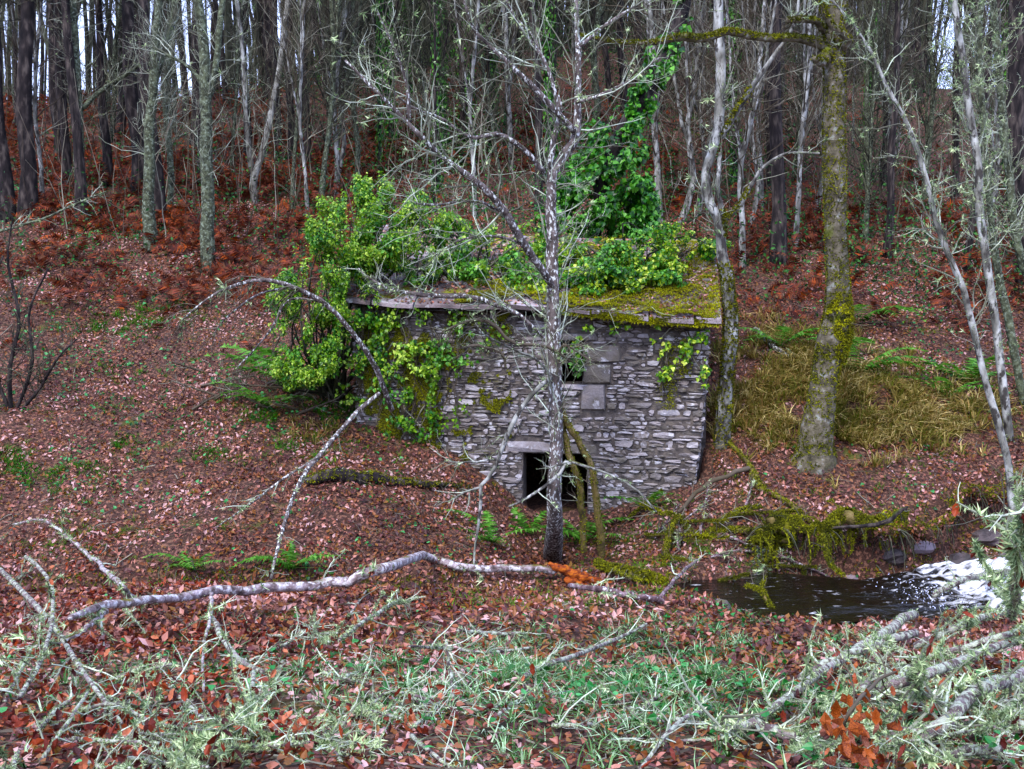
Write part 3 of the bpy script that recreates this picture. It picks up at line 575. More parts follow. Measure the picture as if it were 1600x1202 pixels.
# the lichen-spotted tree in front of the door
gb = G(862, 868); yb = gb[1]; YA = 16.9
limbsA = [[(862, 872, yb, 16.3), (866, 800, YA, 12.0), (868, 700, YA, 11.2), (868, 600, YA, 10.8), (864, 500, YA, 10.3), (862, 400, YA, 9.5), (861, 320, YA, 8.6), (862, 268, YA, 7.7)],
 [(862, 275, YA, 6.9), (880, 245, YA + .1, 7.7), (900, 215, YA + .1, 6.9), (903, 150, YA + .2, 5.2), (903, 80, YA + .3, 4.3), (900, 10, YA + .4, 3.4), (905, -80, YA + .6, 2.6)],
 [(898, 205, YA, 5.2), (860, 165, YA - .2, 4.7), (815, 118, YA - .4, 4.3), (775, 80, YA - .5, 3.4), (740, 45, YA - .6, 2.6), (722, -10, YA - .7, 1.7)],
 [(867, 455, YA, 5.2), (845, 420, YA - .3, 6.0), (815, 375, YA - .6, 6.0), (785, 325, YA - .9, 5.6), (745, 285, YA - 1.1, 5.2), (690, 245, YA - 1.3, 4.3), (650, 205, YA - 1.5, 3.4), (600, 155, YA - 1.6, 2.6), (540, 95, YA - 1.7, 1.7)],
 [(850, 270, YA, 4.3), (820, 235, YA - .2, 3.9), (780, 210, YA - .4, 3.9), (735, 215, YA - .6, 2.6), (690, 185, YA - .8, 2.1), (640, 165, YA - 1, 1.7), (590, 120, YA - 1, 1.3)],
 [(875, 180, YA, 2.6), (855, 105, YA - .1, 3.0), (815, 45, YA - .2, 2.6), (790, 0, YA - .3, 1.7)],
 [(903, 75, YA, 3.4), (945, 40, YA + .2, 2.6), (1000, 5, YA + .3, 1.7), (1040, -25, YA + .4, 1.3)],
 [(900, 160, YA, 3.0), (935, 150, YA - .1, 2.6), (985, 125, YA - .2, 1.7), (1030, 90, YA - .2, 1.3)],
 [(850, 105, YA, 2.1), (835, 60, YA, 1.7), (800, 20, YA, 1.3), (790, -20, YA, 0.9)],
 [(640, 190, YA - 1.5, 3.4), (635, 130, YA - 1.5, 2.6), (618, 80, YA - 1.6, 2.1), (590, 20, YA - 1.7, 1.3)],
 [(825, 385, YA - .5, 2.6), (780, 370, YA - .7, 2.1), (720, 375, YA - .8, 1.7), (680, 400, YA - .9, 1.3)],
 [(790, 335, YA - .8, 2.6), (745, 315, YA - .9, 2.1), (680, 320, YA - 1, 1.7), (650, 318, YA - 1.1, 1.3)],
 [(858, 262, YA, 5.2), (865, 220, YA, 4.3), (875, 175, YA, 3.4), (872, 150, YA, 2.6)]]
tA, LA = tree_thing('bare_tree', 'bare crooked tree with white lichen spots standing right before the mill doorway', 'tree', limbsA, M['bark_lichen'], M['twig_pale'],
    lv1=(250, (.6, 2.6)), lv2=(1000, (.25, 1.0)), lv3=(800, (.12, .4)), lichen=3600, lsize=(.025, .07), sides=10, tr=(.25, 1), K=18)

# big mossy tree on the right bank
gB = G(1268, 722); YB = gB[1]
limbsB = [[(1262, 742, YB, 37.7), (1272, 690, YB, 25.4), (1284, 620, YB, 20.5), (1293, 560, YB, 20.5), (1305, 500, YB, 20.5), (1308, 440, YB, 17.2), (1305, 330, YB, 16.4), (1304, 240, YB, 16.4), (1302, 150, YB, 15.6), (1300, 60, YB, 15.6), (1312, -30, YB, 13.1), (1318, -160, YB, 9.8)],
 [(1295, 75, YB, 10.7), (1250, 60, YB - .2, 5.7), (1200, 60, YB - .3, 5.3), (1165, 55, YB - .4, 5.7), (1135, 50, YB - .5, 5.3), (1105, 60, YB - .5, 5.7), (1060, 60, YB - .5, 5.7), (1010, 68, YB - .5, 3.7), (960, 66, YB - .4, 2.5), (905, 55, YB - .3, 1.6)],
 [(1310, 80, YB, 9.0), (1325, 62, YB - .3, 5.7), (1300, 40, YB - .4, 4.9), (1285, 10, YB - .5, 4.1), (1290, -40, YB - .5, 3.3)],
 [(1290, 50, YB, 4.9), (1270, 32, YB - .3, 4.9), (1230, 32, YB - .4, 4.1)],
 [(1300, 72, YB, 8.2), (1285, 95, YB - .3, 8.2), (1272, 92, YB - .5, 4.1)]]
tB, LB = tree_thing('mossy_tree', 'thick moss covered tree with a long crooked side branch on the right bank', 'tree', limbsB, M['bark_moss'], M['twig'],
    lv1=(26, (.4, 1.3)), lv2=(120, (.2, .7)), lichen=0, moss=11000, msize=(.02, .055), sides=14, tr=(.3, 1), K=26)
rr = [px_limb([(1268 + dx * .2, 690, YB, 9), (1266 + dx * .8, 728 + dy * .5, YB - .12, 9), (1264 + dx * 1.5, 742 + dy, YB - .3, 6), (1264 + dx * 2.2, 756 + dy * 1.3, YB - .45, 2)], 7) for dx, dy in ((-30, 6), (26, 2), (-12, 14), (14, 12), (-20, 10))]
for l in rr: part('root', [tubes(l[0], l[1], 8, noise=.15)], M['bark_mossy'], tB, True)
part('hanging_moss', moss_parts([px_limb([(1308, 565, YB, 12), (1313, 520, YB - .1, 19), (1313, 485, YB - .1, 18), (1306, 430, YB, 12)], 8)], 2000, (.02, .07)), M['moss_br'], tB)['kind'] = 'stuff'

# birch beside the mill's right corner
gC = G(1135, 690); YC = gC[1]
tree_thing('birch', 'leaning white flecked birch with a mossy foot at the right corner of the mill', 'tree',
  [[(1128, 700, YC, 13.6), (1135, 600, YC, 10.2), (1143, 520, YC, 11.0), (1138, 460, YC, 10.2), (1128, 400, YC, 8.5), (1124, 350, YC, 6.8), (1106, 310, YC, 7.6), (1104, 265, YC, 6.8), (1122, 205, YC, 7.6), (1126, 120, YC, 7.6), (1122, 30, YC, 7.6), (1128, -80, YC, 6.8)],
   [(1128, 370, YC, 5.1), (1130, 340, YC, 4.2), (1122, 300, YC - .1, 3.4), (1124, 255, YC - .2, 3.4), (1125, 240, YC, 2.5)],
   [(1128, 215, YC, 4.2), (1160, 160, YC - .3, 4.2), (1200, 100, YC - .6, 3.4), (1240, 40, YC - .8, 2.5), (1250, -20, YC - .9, 1.7)],
   [(1128, 350, YC, 3.4), (1160, 315, YC - .2, 3.4), (1190, 265, YC - .4, 2.5), (1230, 240, YC - .6, 2.1), (1280, 240, YC - .8, 1.7)]],
  M['bark_birch'], M['twig_pale'], lv1=(50, (.4, 1.3)), lv2=(220, (.2, .6)), lichen=500, moss=2200, moss_tr=(0, .35), K=20, tr=(.4, 1))

# clump of pale stems at the right edge
def stem(label, pts_, group=None, **k):
    g = G(pts_[0][0], pts_[0][1]); Y = k.pop('Y', g[1]); sp = [(a, b, Y + (0 if i else 0), c) for i, (a, b, c) in enumerate(pts_)]
    kw = dict(lv1=(46, (.5, 1.6)), lv2=(240, (.2, .7)), lv3=(300, (.1, .3)), lichen=3000, lsize=(.02, .06), K=16, tr=(.3, 1)); kw.update(k)
    bark = kw.pop('bark', M['bark_birch']); tm = kw.pop('tm', M['twig_pale']); nm = kw.pop('name', 'birch')
    return tree_thing(nm, label, 'tree', [sp] + kw.pop('extra', []), bark, tm, **kw)
stem('thin leaning birch stem curving up leftward from the stream at the right edge', [(1588, 900, 5.6), (1580, 760, 5.6), (1560, 660, 5.6), (1530, 560, 5.2), (1505, 450, 4.9), (1470, 370, 4.5), (1450, 290, 4.2), (1425, 210, 3.5), (1385, 135, 2.8), (1350, 60, 2.1), (1300, 0, 1.4)], Y=16.3, lichen=1500)
stem('white barked birch rising straight behind the leaning stem at the right edge', [(1578, 690, 6.3), (1562, 560, 6.3), (1545, 430, 6.3), (1530, 320, 6.3), (1528, 250, 5.6), (1512, 160, 5.6), (1500, 60, 4.9), (1480, -60, 4.2)], lichen=3000)
stem('grey green birch stem just right of the white one with hanging lichen', [(1602, 640, 6.3), (1580, 520, 6.3), (1555, 400, 5.6), (1545, 300, 4.9), (1535, 180, 4.9), (1530, 60, 4.2), (1540, -60, 3.5)], bark=M['bark_grey'], lichen=3200, lv1=(70, (.6, 2.0)))
stem('mossy birch leaning in at the very right border of the photograph', [(1660, 600, 7.0), (1625, 480, 6.3), (1590, 380, 6.3), (1575, 250, 5.6), (1560, 120, 5.6), (1550, -20, 4.9), (1540, -90, 4.2)], bark=M['bark_grey'], lichen=3200, lv1=(80, (.7, 2.2)))
stem('stout dark trunk in the top right corner in front of the bright sky', [(1602, 560, 16), (1600, 400, 15), (1590, 250, 15), (1588, 120, 14), (1592, 0, 13), (1594, -90, 12)], bark=M['bark_dark'], tm=M['twig'], lichen=400, name='dark_tree', Y=27)

# ivy clad trunk leaning up to the right behind the roof
gE = A(*P(920, 430, 24.2)); YE = 24.4
tE, LE = tree_thing('ivy_tree', 'leaning trunk thickly clad in ivy rising behind the mill roof', 'tree',
  [[(925, 430, YE, 11), (935, 330, YE, 11), (950, 250, YE, 11), (985, 185, YE, 12), (1020, 130, YE, 12), (1050, 70, YE, 11), (1070, 0, YE, 10), (1085, -90, YE, 8)]],
  M['bark_dark'], M['twig_dark'], lv1=(20, (.5, 1.6)), lv2=(80, (.3, .8)), K=14)
def leaf_volume(blobs, Nn, size, tmpl=IVY, droop=.5, shell=.5):
    """blobs: (px, py, Y, rx, ry, depth m). leaves through the outer part of each lobe, thinned by noise"""
    sat = []
    for b in blobs:
        for _ in range(7):
            a = R_.uniform(0, 6.28); f = R_.uniform(.25, .5); sat.append((b[0] + b[3] * math.cos(a) * .9, b[1] + b[4] * math.sin(a) * .9, b[2] + R_.uniform(-.8, .2) * b[5], b[3] * f, b[4] * f, b[5] * f))
    blobs = list(blobs) + sat; shell = .75
    out = []; ar = np.array([b[3] * b[4] for b in blobs], float); ar /= ar.sum()
    for b, a in zip(blobs, ar):
        k = int(Nn * a * 1.8); c = P(b[0], b[1], b[2]); rx, rz = b[3] * b[2] / FPX, b[4] * b[2] / FPX
        d = rdir(k); r = 1 - shell * rng.random(k) ** 1.4; r *= 1 + .16 * fbm(d[:, 0] * 3 + b[0], d[:, 2] * 3 + b[1], 3); off = d * r[:, None] * A(rx, b[5], rz); p = c + off
        keep = fbm(p[:, 0] * 4.2 + p[:, 1], p[:, 2] * 3.6 + p[:, 1] * 1.3, 3) > -.07; p, d = p[keep], d[keep]
        hgt_ = height(p[:, 0], p[:, 1]); k2 = p[:, 2] > hgt_ + .03; p, d = p[k2], d[k2]
        out.append(leaf_cards(p, nrm(d + A(0, -.5, .7)), rng.uniform(size[0] * .8, size[1], len(p)), tmpl, .55, droop))
    return out
part('leaves', leaf_volume([(940, 300, YE - .3, 66, 85, .9), (975, 220, YE - .2, 34, 45, .6), (905, 340, YE - .4, 50, 60, .8), (985, 330, YE - .3, 42, 55, .8), (1020, 130, YE, 17, 45, .35), (1050, 70, YE, 15, 42, .3), (1070, 10, YE, 14, 42, .3), (1000, 170, YE, 20, 30, .4)], 9500, (.09, .16)), M['ivy_dk'], tE)['kind'] = 'stuff'

def plant(name, label, cat, at, parts_, group=None):
    t = thing(name, label, cat, tuple(at), group)
    for nm, pr, m_ in parts_: part(nm, pr, m_, t)['kind'] = 'stuff'
    return t
YL = 20.4
def stems_for(blobs, n_, foot):
    out = []
    for b in blobs:
        for _ in range(n_):
            a = A(*foot) + rng.normal(size=3) * .12; e = P(b[0] + R_.uniform(-.7, .7) * b[3], b[1] + R_.uniform(-.7, .7) * b[4], b[2]); m_ = (a + e) / 2 + rng.normal(size=3) * .3
            c, r = resample([a, m_, e], [.03, .02, .006], 7); out.append((c, r))
    return [tubes(np.stack([o[0] for o in out]), np.stack([o[1] for o in out]), 4)]
bl = [(590, 335, YL, 60, 62, .9), (535, 375, YL - .2, 62, 60, .9), (500, 430, YL - .4, 58, 62, .8), (480, 500, YL - .5, 52, 62, .7), (455, 470, YL - .5, 38, 40, .6), (475, 575, YL - .7, 40, 34, .5), (540, 470, YL - .2, 45, 55, .6), (500, 560, YL - .6, 38, 35, .5), (640, 350, YL + .2, 55, 48, .8), (575, 300, YL, 34, 30, .5), (560, 410, YL, 60, 45, .7)]
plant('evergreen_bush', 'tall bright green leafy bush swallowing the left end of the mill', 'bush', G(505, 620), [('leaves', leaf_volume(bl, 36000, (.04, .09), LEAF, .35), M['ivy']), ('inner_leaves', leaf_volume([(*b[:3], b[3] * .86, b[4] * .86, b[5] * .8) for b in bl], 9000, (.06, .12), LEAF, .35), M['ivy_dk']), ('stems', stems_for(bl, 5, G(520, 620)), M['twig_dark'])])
bl = [(705, 385, YL + .9, 62, 42, .7), (760, 400, YL + 1.0, 60, 40, .6), (680, 420, YL + .4, 55, 22, .4), (800, 430, YL + .2, 55, 28, .5), (830, 390, YL + 1, 40, 40, .5)]
plant('ivy', 'dull green ivy sprawling over the middle of the mill roof', 'ivy', P(740, 430, YL + .9), [('leaves', leaf_volume(bl, 9000, (.05, .11)), M['ivy']), ('dark_leaves', leaf_volume(bl, 4500, (.05, .10)), M['ivy_dk']), ('stems', stems_for(bl, 5, P(740, 450, YL + .7)), M['twig_dark'])])  # second layer of darker green leaves mixed into the same lobes
bl = [(930, 415, YL + .5, 60, 35, .5), (1000, 410, YL + .4, 65, 38, .5), (1040, 385, YL + .8, 50, 34, .5), (950, 440, YL - .1, 60, 20, .4), (1020, 440, YL - .2, 45, 18, .3), (1095, 385, YL + .8, 40, 15, .3), (880, 400, YL + .6, 30, 34, .4), (890, 440, YL + .1, 35, 22, .3)]
plant('ivy', 'yellow green ivy heaped over the right half of the mill roof', 'ivy', P(1000, 440, YL + .5), [('leaves', leaf_volume(bl + [(930, 455, YL - .3, 50, 12, .2), (850, 455, YL - .3, 40, 14, .2)], 12000, (.045, .09)), M['ivy_lt']), ('dark_leaves', leaf_volume(bl, 6500, (.05, .10)), M['ivy_dk']), ('stems', stems_for(bl, 5, P(1000, 450, YL + .5)), M['twig_dark'])])  # darker green leaves lie among the pale yellow green ones
def wall_ivy(label, blobs, Nn, m_, foot):
    out, st = [], []
    for px, py, rx, ry in blobs:
        k = int(Nn * rx * ry / sum(b[2] * b[3] for b in blobs)); a = rng.random(k) * 6.28; r = rng.random(k) ** .6
        qx, qy = px + rx * r * np.cos(a), py + ry * r * np.sin(a); keep = fbm(qx * .05, qy * .05, 3) > .05; qx, qy = qx[keep], qy[keep]
        uz = np.array([wall_uz(x_, y_) for x_, y_ in zip(qx, qy)]); p = to_world(np.stack([uz[:, 0], -.10 - .25 * rng.random(len(uz)) ** 2, uz[:, 1]], -1))
        out.append(leaf_cards(p, np.tile(A(0, -1, .5), (len(p), 1)), rng.uniform(.04, .10, len(p)), IVY, .6, .5))
        for _ in range(4):
            q = [wall_uz(px + R_.uniform(-.5, .5) * rx, py - ry * .9), wall_uz(px + R_.uniform(-.4, .4) * rx, py), wall_uz(px + R_.uniform(-.6, .6) * rx, py + ry)]
            c, r_ = resample(to_world(np.array([[a_, -.06, b_] for a_, b_ in q])), [.014, .01, .005], 7, .8); st.append(tubes(c, r_, 4))
    plant('ivy', label, 'ivy', foot, [('leaves', out, m_), ('stems', st, M['twig'])])
wall_ivy('ivy curtain hanging on the left half of the mill front under the eave', [(640, 520, 48, 45), (620, 570, 55, 40), (600, 505, 40, 32), (660, 580, 35, 45), (690, 490, 50, 18), (560, 540, 26, 45), (560, 610, 30, 28), (645, 640, 20, 30)], 2600, M['ivy'], P(620, 480, 20.1))
wall_ivy('pale yellow ivy hanging below the eave at the right end of the mill front', [(1050, 520, 60, 16), (1085, 545, 26, 30), (1045, 560, 14, 28), (1035, 585, 9, 40), (950, 512, 40, 10), (1100, 580, 12, 25), (905, 555, 12, 32)], 1500, M['ivy_lt'], P(1060, 505, 19.5))
wall_ivy('ivy sprig growing in the small dark window opening', [(900, 560, 10, 26), (884, 545, 8, 10)], 220, M['ivy_dk'], P(900, 590, 20.0))
wall_ivy('sparse dark ivy creeping over the lower left wall of the mill', [(600, 600, 45, 60), (700, 540, 60, 40), (640, 660, 50, 30), (580, 520, 30, 50)], 1300, M['ivy_dk'], P(610, 660, 20.1))
wall_ivy('withered brownish creeper veiling the middle left of the mill wall', [(690, 600, 60, 70), (640, 660, 60, 35), (740, 520, 60, 25)], 1100, M['grass_g'], P(690, 660, 20.0))
# moss stains with tufts on the wall
px_ = rng.uniform(570, 800, 26000); py_ = rng.uniform(490, 720, 26000); k = (fbm(px_ * .04 + py_ * .021, py_ * .03 - px_ * .017, 4) + .5 * vn(px_ * .13 + py_ * .09, py_ * .12 - px_ * .08) > -.12 + np.clip((px_ - 640) / 230, 0, .9)); px_, py_ = px_[k], py_[k]; px2 = np.concatenate([px_, rng.normal(1045, 8, 300), rng.normal(1070, 6, 200)]); py2 = np.concatenate([py_, rng.uniform(540, 640, 300), rng.uniform(530, 590, 200)])
uz = np.array([wall_uz(a, b) for a, b in zip(px2, py2)]); mp_ = np.stack([uz[:, 0], np.full(len(uz), -.035), uz[:, 1]], -1)
link('wall_moss', mesh('wall_moss', [stamp(MT[0], MT[1], mp_, frames(np.tile(A(0, -1, .2), (len(mp_), 1))), rng.uniform(.02, .05, len(mp_)))], M['moss']), mill)['kind'] = 'stuff'

# ------------------------------------------------------------------ left hand hero trees
def ltree(label, pts_, **k): return stem(label, pts_, **{**dict(name='bare_tree', bark=M['bark_grey'], tm=M['twig_pale'], lichen=500, lv1=(70, (.6, 2.2)), lv2=(380, (.3, .9)), lv3=(300, (.15, .4))), **k})
def E(pts_, Y): return [[(a, b, Y, c) for a, b, c in pts_]]
y_ = G(325, 425)[1]
ltree('grey lichen covered tree forking into two stems on the left slope', [(325, 428, 12), (325, 330, 10), (323, 250, 9.5), (322, 160, 9), (318, 60, 8), (300, -60, 6)], extra=E([(323, 170, 6), (338, 100, 5), (345, 20, 5), (355, -60, 4)], y_) + E([(320, 140, 4), (300, 110, 3), (270, 90, 2), (230, 70, 1.5)], y_))
y_ = G(235, 388)[1]
ltree('half dark half grey tree standing left of the forked one', [(235, 392, 11), (232, 300, 9), (235, 200, 8), (240, 130, 7), (245, 50, 6), (250, -50, 5)], extra=E([(238, 150, 4), (255, 90, 3), (270, 20, 3), (280, -40, 2)], y_))
y_ = G(398, 312)[1]
ltree('slim pale tree splitting low into a V on the left slope', [(398, 318, 7), (397, 280, 6), (412, 230, 5), (425, 170, 5), (440, 90, 4.5), (455, -50, 4)], extra=E([(397, 285, 5), (388, 230, 4), (383, 150, 4), (380, 90, 3.5), (370, 0, 3)], y_), bark=M['bark_birch'])
ltree('mossy greenish trunk with a broken side branch at far left', [(127, 345, 9), (124, 250, 8), (122, 170, 7.5), (118, 90, 7), (112, 0, 6), (110, -60, 5)], extra=E([(128, 170, 4), (160, 140, 3.5), (200, 115, 3), (225, 95, 2)], G(127, 345)[1]))
ltree('slender twisted tree between the half dark tree and the forked one', [(262, 340, 6), (268, 280, 5), (262, 210, 5), (258, 150, 4), (265, 80, 4), (275, -40, 3)])

y_ = G(30, 640)[1]
tree_thing('bare_shrub', 'dark twiggy bare shrub at the far left border below the bracken', 'shrub', [[(20, 660, y_, 4), (15, 580, y_, 3.5), (30, 500, y_, 3), (12, 410, y_, 2), (20, 340, y_, 1)], [(22, 650, y_, 3), (50, 570, y_ - .2, 3), (45, 490, y_ - .3, 2), (75, 420, y_ - .4, 1.5)], [(18, 650, y_, 3), (-15, 560, y_, 3), (-20, 470, y_, 2), (5, 400, y_, 1.5)], [(22, 655, y_, 3), (60, 610, y_ - .3, 2.5), (90, 560, y_ - .5, 2), (120, 530, y_ - .6, 1)]],
   M['bark_dark'], M['twig_dark'], lv1=(90, (.4, 1.3)), lv2=(420, (.2, .7)), lv3=(300, (.1, .3)), lichen=200, lsize=(.015, .04), K=12, sides=6)
# ------------------------------------------------------------------ background trees (shared meshes)
def proto(kind, seed):
    global rng
    keep = rng; rng = np.random.default_rng(seed); H = 19.0; K = 12
    tz = np.linspace(0, H, K); wv = {'dark': .07, 'grey': .16, 'birch': .16, 'ivyt': .10}[kind]
    off = np.cumsum(rng.normal(size=(K, 2)) * wv, 0); off -= off[0]
    pl = np.stack([off[:, 0], off[:, 1], tz - .4], 1); r0 = {'dark': .17, 'grey': .13, 'birch': .095, 'ivyt': .14}[kind]
    pr = r0 * (1 - .78 * tz / H) * (1 + .35 * np.exp(-tz * 1.8)); L = [resample(pl, pr, 22)]
    if kind != 'dark':
        k = rng.integers(2, 5)
        for _ in range(2): 
            z0 = rng.uniform(1.5, 6); i = int(z0 / H * 21); p0 = L[0][0][i]; a = rng.random() * 6.28; d = A(math.cos(a) * .28, math.sin(a) * .28, 1)
            L.append(resample([p0, p0 + d * 1.5, p0 + d * 4 * A(.8, .8, 1), p0 + d * 9 * A(.8, .8, 1)], [L[0][1][i] * .7, L[0][1][i] * .55, L[0][1][i] * .4, .02], 22, .3))
    PL = np.stack([l[0] for l in L]); PR = np.stack([l[1] for l in L])
    n1 = {'dark': 80, 'grey': 140, 'birch': 110, 'ivyt': 110}[kind]
    c1 = grow(PL, PR, n1, ((.34 if kind == 'dark' else .10), 1), (1.2, 3.4), (.5, 1.2), .16, (0, 0, .08), 6, (.35, .2), .008, rmax=.028); c2 = grow(*c1, n1 * 7, (.15, 1), (.4, 1.5), (.4, 1.0), .18, (0, 0, .05), 4, (.6, .4), .006, rmax=.012)
    c3 = grow(*c2, n1 * 5, (.2, 1), (.2, .7), (.4, 1.0), .18, (0, 0, .03), 3, (.7, .5), .005, rmax=.008)
    bark = {'dark': 'bark_dark', 'grey': 'bark_grey', 'birch': 'bark_birch', 'ivyt': 'bark_dark'}[kind]
    me = [('trunk', mesh('trunk', [tubes(l[0], l[1], 8, noise=.08) for l in L], M[bark], True)), ('crown', mesh('crown', [tubes(*c1, 4), tubes(*c2, 3), tubes(*c3, 3)], M['twig' if kind == 'birch' else 'twig_dark']))]
    if kind == 'ivyt':
        p, s, r = along(PL[:1], PR[:1], 2600, 1.0, (0, .62)); p += s * (rng.random((2600, 1)) ** 1.5 * .28)
        me.append(('ivy_leaves', mesh('ivy_leaves', [leaf_cards(p, nrm(s + A(0, 0, .4)), rng.uniform(.09, .16, len(p)), IVY, .4, .5)], M['ivy_dk'])))
    if kind == 'grey': me.append(('lichen', mesh('lichen', lichen_parts(c1, 260, (.05, .12)), M['lichen'])))
    rng = keep; return me
PRO = {k: [proto(k, 50 + 7 * i + len(k)) for i in range(n_)] for k, n_ in (('dark', 3), ('grey', 3), ('birch', 3), ('ivyt', 2))}
R0 = {'dark': .17, 'grey': .13, 'birch': .095, 'ivyt': .14}
BG = {'dark': ('dark_tree', 'straight dark trunk among many on the upper wooded slope', 'dark trunks on the wooded slope'),
      'grey': ('bare_tree', 'thin grey bare tree with lichen twigs on the wooded slope', 'grey bare trees on the wooded slope'),
      'birch': ('birch', 'slender pale birch among others on the wooded slope', 'slender birches on the wooded slope'),
      'ivyt': ('ivy_tree', 'bare tree with an ivy sleeved trunk on the wooded slope', 'ivy sleeved trees on the wooded slope')}
placed = []
def bg_tree(kind, p, wpx=None, lean=0.0, label=None):
    nm, lb, gp = BG[kind]; zx = 800 + 1600 * p[0] / p[1]
    zn = 'left of the bush' if zx < 480 else ('above the mill roof' if zx < 1130 else 'right of the mill'); lb = lb.replace('on the wooded slope', 'on the slope ' + zn).replace('on the upper wooded slope', 'on the slope ' + zn); gp = gp.replace('on the wooded slope', 'on the slope ' + zn); v = R_.randrange(len(PRO[kind])); s = 1.0 if wpx is None else float(np.clip((wpx / 2 * p[1] / FPX) / R0[kind], .35, 2.2))
    t = thing(nm, label or lb, 'tree', (p[0], p[1], float(height(p[0], p[1]))), gp if not label else None)
    t.rotation_euler = (R_.uniform(-.04, .04), lean + R_.uniform(-.02, .02), 0); zs = R_.uniform(.85, 1.15); t.scale = (s, s, max(zs, .75))
    for n_, me in PRO[kind][v]:
        o = link(n_, me, t); o.rotation_euler = (0, 0, R_.uniform(0, 6.28) if n_ == 'x' else 0)
        if n_ in ('crown', 'ivy_leaves', 'lichen'): o['kind'] = 'stuff'
    placed.append(p[:2])
EXPL = [('dark', 12, 345, 22, 0, 'darkest trunk at the left border of the photograph'), ('dark', 42, 345, 27, .03, 'thick black trunk second from the left border with sky beside it'), ('dark', 105, 300, 15, -.03, None), ('dark', 168, 290, 15, -.02, 'black trunk left of the half dark tree, rising out of red bracken'), ('dark', 218, 300, 24, 0, 'broad black trunk directly behind the half dark tree'), ('dark', 385, 260, 13, 0, None),
        ('dark', 300, 240, 12, .02, None), ('dark', 455, 260, 12, 0, None), ('dark', 432, 240, 10, 0, None), ('grey', 500, 330, 9, .06, None), ('birch', 526, 315, 8, .04, None), ('grey', 556, 300, 8, 0, None),
        ('birch', 1031, 345, 10, -.02, 'birch with two close white stems behind the roof, left of a pair'), ('birch', 1056, 350, 10, .04, 'birch of the pair behind the roof, nearer the corner birch'), ('birch', 1085, 340, 7, 0, None), ('birch', 1160, 420, 10, .05, 'lichen white birch between the corner birch and the mossy tree'), ('birch', 1190, 330, 8, .03, None),
        ('birch', 1243, 385, 8, .07, 'slim birch leaning just left of the thick mossy tree'), ('birch', 1268, 330, 7, .03, None), ('ivyt', 725, 260, 12, 0, None), ('ivyt', 690, 250, 10, .02, None), ('ivyt', 765, 240, 10, 0, None), ('birch', 800, 270, 8, .02, None), ('dark', 1200, 300, 12, 0, None),
        ('grey', 1350, 380, 8, 0, None), ('birch', 1395, 360, 7, 0, None), ('grey', 1440, 330, 9, 0, None), ('dark', 1490, 330, 12, 0, None), ('ivyt', 610, 240, 10, 0, None), ('ivyt', 1145, 290, 10, 0, None), ('dark', 1380, 290, 12, 0, None), ('birch', 65, 330, 7, .03, None), ('grey', 455, 330, 6, .02, None), ('birch', 480, 340, 6, -.02, None)]
for kd, px, py, wpx, ln, lb in EXPL: bg_tree(kd, G(px, py), wpx, ln, lb)
tries = 0
while len(placed) < 245 and tries < 9000:
    tries += 1; Y = 27 + 44 * R_.random() ** .85; X = R_.uniform(-.56, .56) * Y
    if any((X - a) ** 2 + (Y - b) ** 2 < 1.3 for a, b in placed): continue
    px, _ = proj(A(X, Y, 0)); zc = float(height(X, Y))
    c = R_.random()
    if Y < 31 and px < 1120: continue
    if px < 480: kd = 'dark' if c < .8 else ('grey' if c < .9 else 'birch')
    elif px < 850: kd = 'grey' if c < .22 else ('ivyt' if c < .45 else ('birch' if c < .7 else 'dark'))
    else: kd = 'birch' if c < .26 else ('grey' if c < .45 else ('ivyt' if c < .6 else 'dark'))
    if px < 420 and Y > 38 and R_.random() < .35: continue
    if px > 1460 and Y > 34 and R_.random() < .75: continue
    bg_tree(kd, A(X, Y, zc), lean=R_.uniform(-.05, .05) if R_.random() < .65 else R_.uniform(-.2, .2), wpx={'dark': 13, 'grey': 8, 'birch': 5.5, 'ivyt': 9}[kd] * R_.uniform(.55, 1.4) * 38 / Y)

# ------------------------------------------------------------------ undergrowth as stuff
def sc_pts(N, y0, y1, dens=None, spread=.58, ypow=1.0):
    Y = y0 + (y1 - y0) * rng.random(N) ** ypow; X = rng.uniform(-1, 1, N) * (spread * Y + 1.5); Zc = height(X, Y); p = np.stack([X, Y, Zc], -1)
    u, v = loc_uv(X, Y); k = ~((u > -.05) & (u < HL + .05) & (v > -.08) & (v < 4.9)); k &= ~((np.abs(Y - stream_c(X)) < 1.3) & (Zc < water_z(X) + .02))
    if dens is not None: px, py = proj(p); k &= rng.random(N) < dens(px, py, p)
    return p[k]
def blobs2(px, py, L):
    s = 0
    for a, b, c, d, w_ in L: s = s + w_ * np.exp(-((px - a) / c) ** 2 - ((py - b) / d) ** 2)
    return np.clip(s, 0, 1)
def stuff(name, parts_, m_, label, cat): return tag(link(name, mesh(name, parts_, m_)), label, cat, kind='stuff')
def on_ground(p, size, tmpl, tilt=.35, up=.02, droop=0):
    q = p.copy(); q[:, 2] += rng.random(len(p)) * up + .005; return leaf_cards(q, normal(p[:, 0], p[:, 1]), size, tmpl, tilt, droop)
p = sc_pts(275000, 7.5, 34, lambda px, py, q: np.clip((normal(q[:, 0], q[:, 1])[:, 2] - .58) / .14, .04, 1) * np.clip(.9 + .9 * fbm(q[:, 0] * 1.3, q[:, 1] * 1.3, 4), .4, 1) * (1 - .9 * np.exp(-((q[:, 0] - 5.1) / 1.2) ** 4 - ((q[:, 1] - 16.9) / .6) ** 4)))
stuff('leaf_litter', [on_ground(p, rng.uniform(.04, .11, len(p)), LEAF, .8, .07)], M['litter'], 'brown and pink dead leaves carpeting the slopes on both sides of the stream', 'leaf litter')
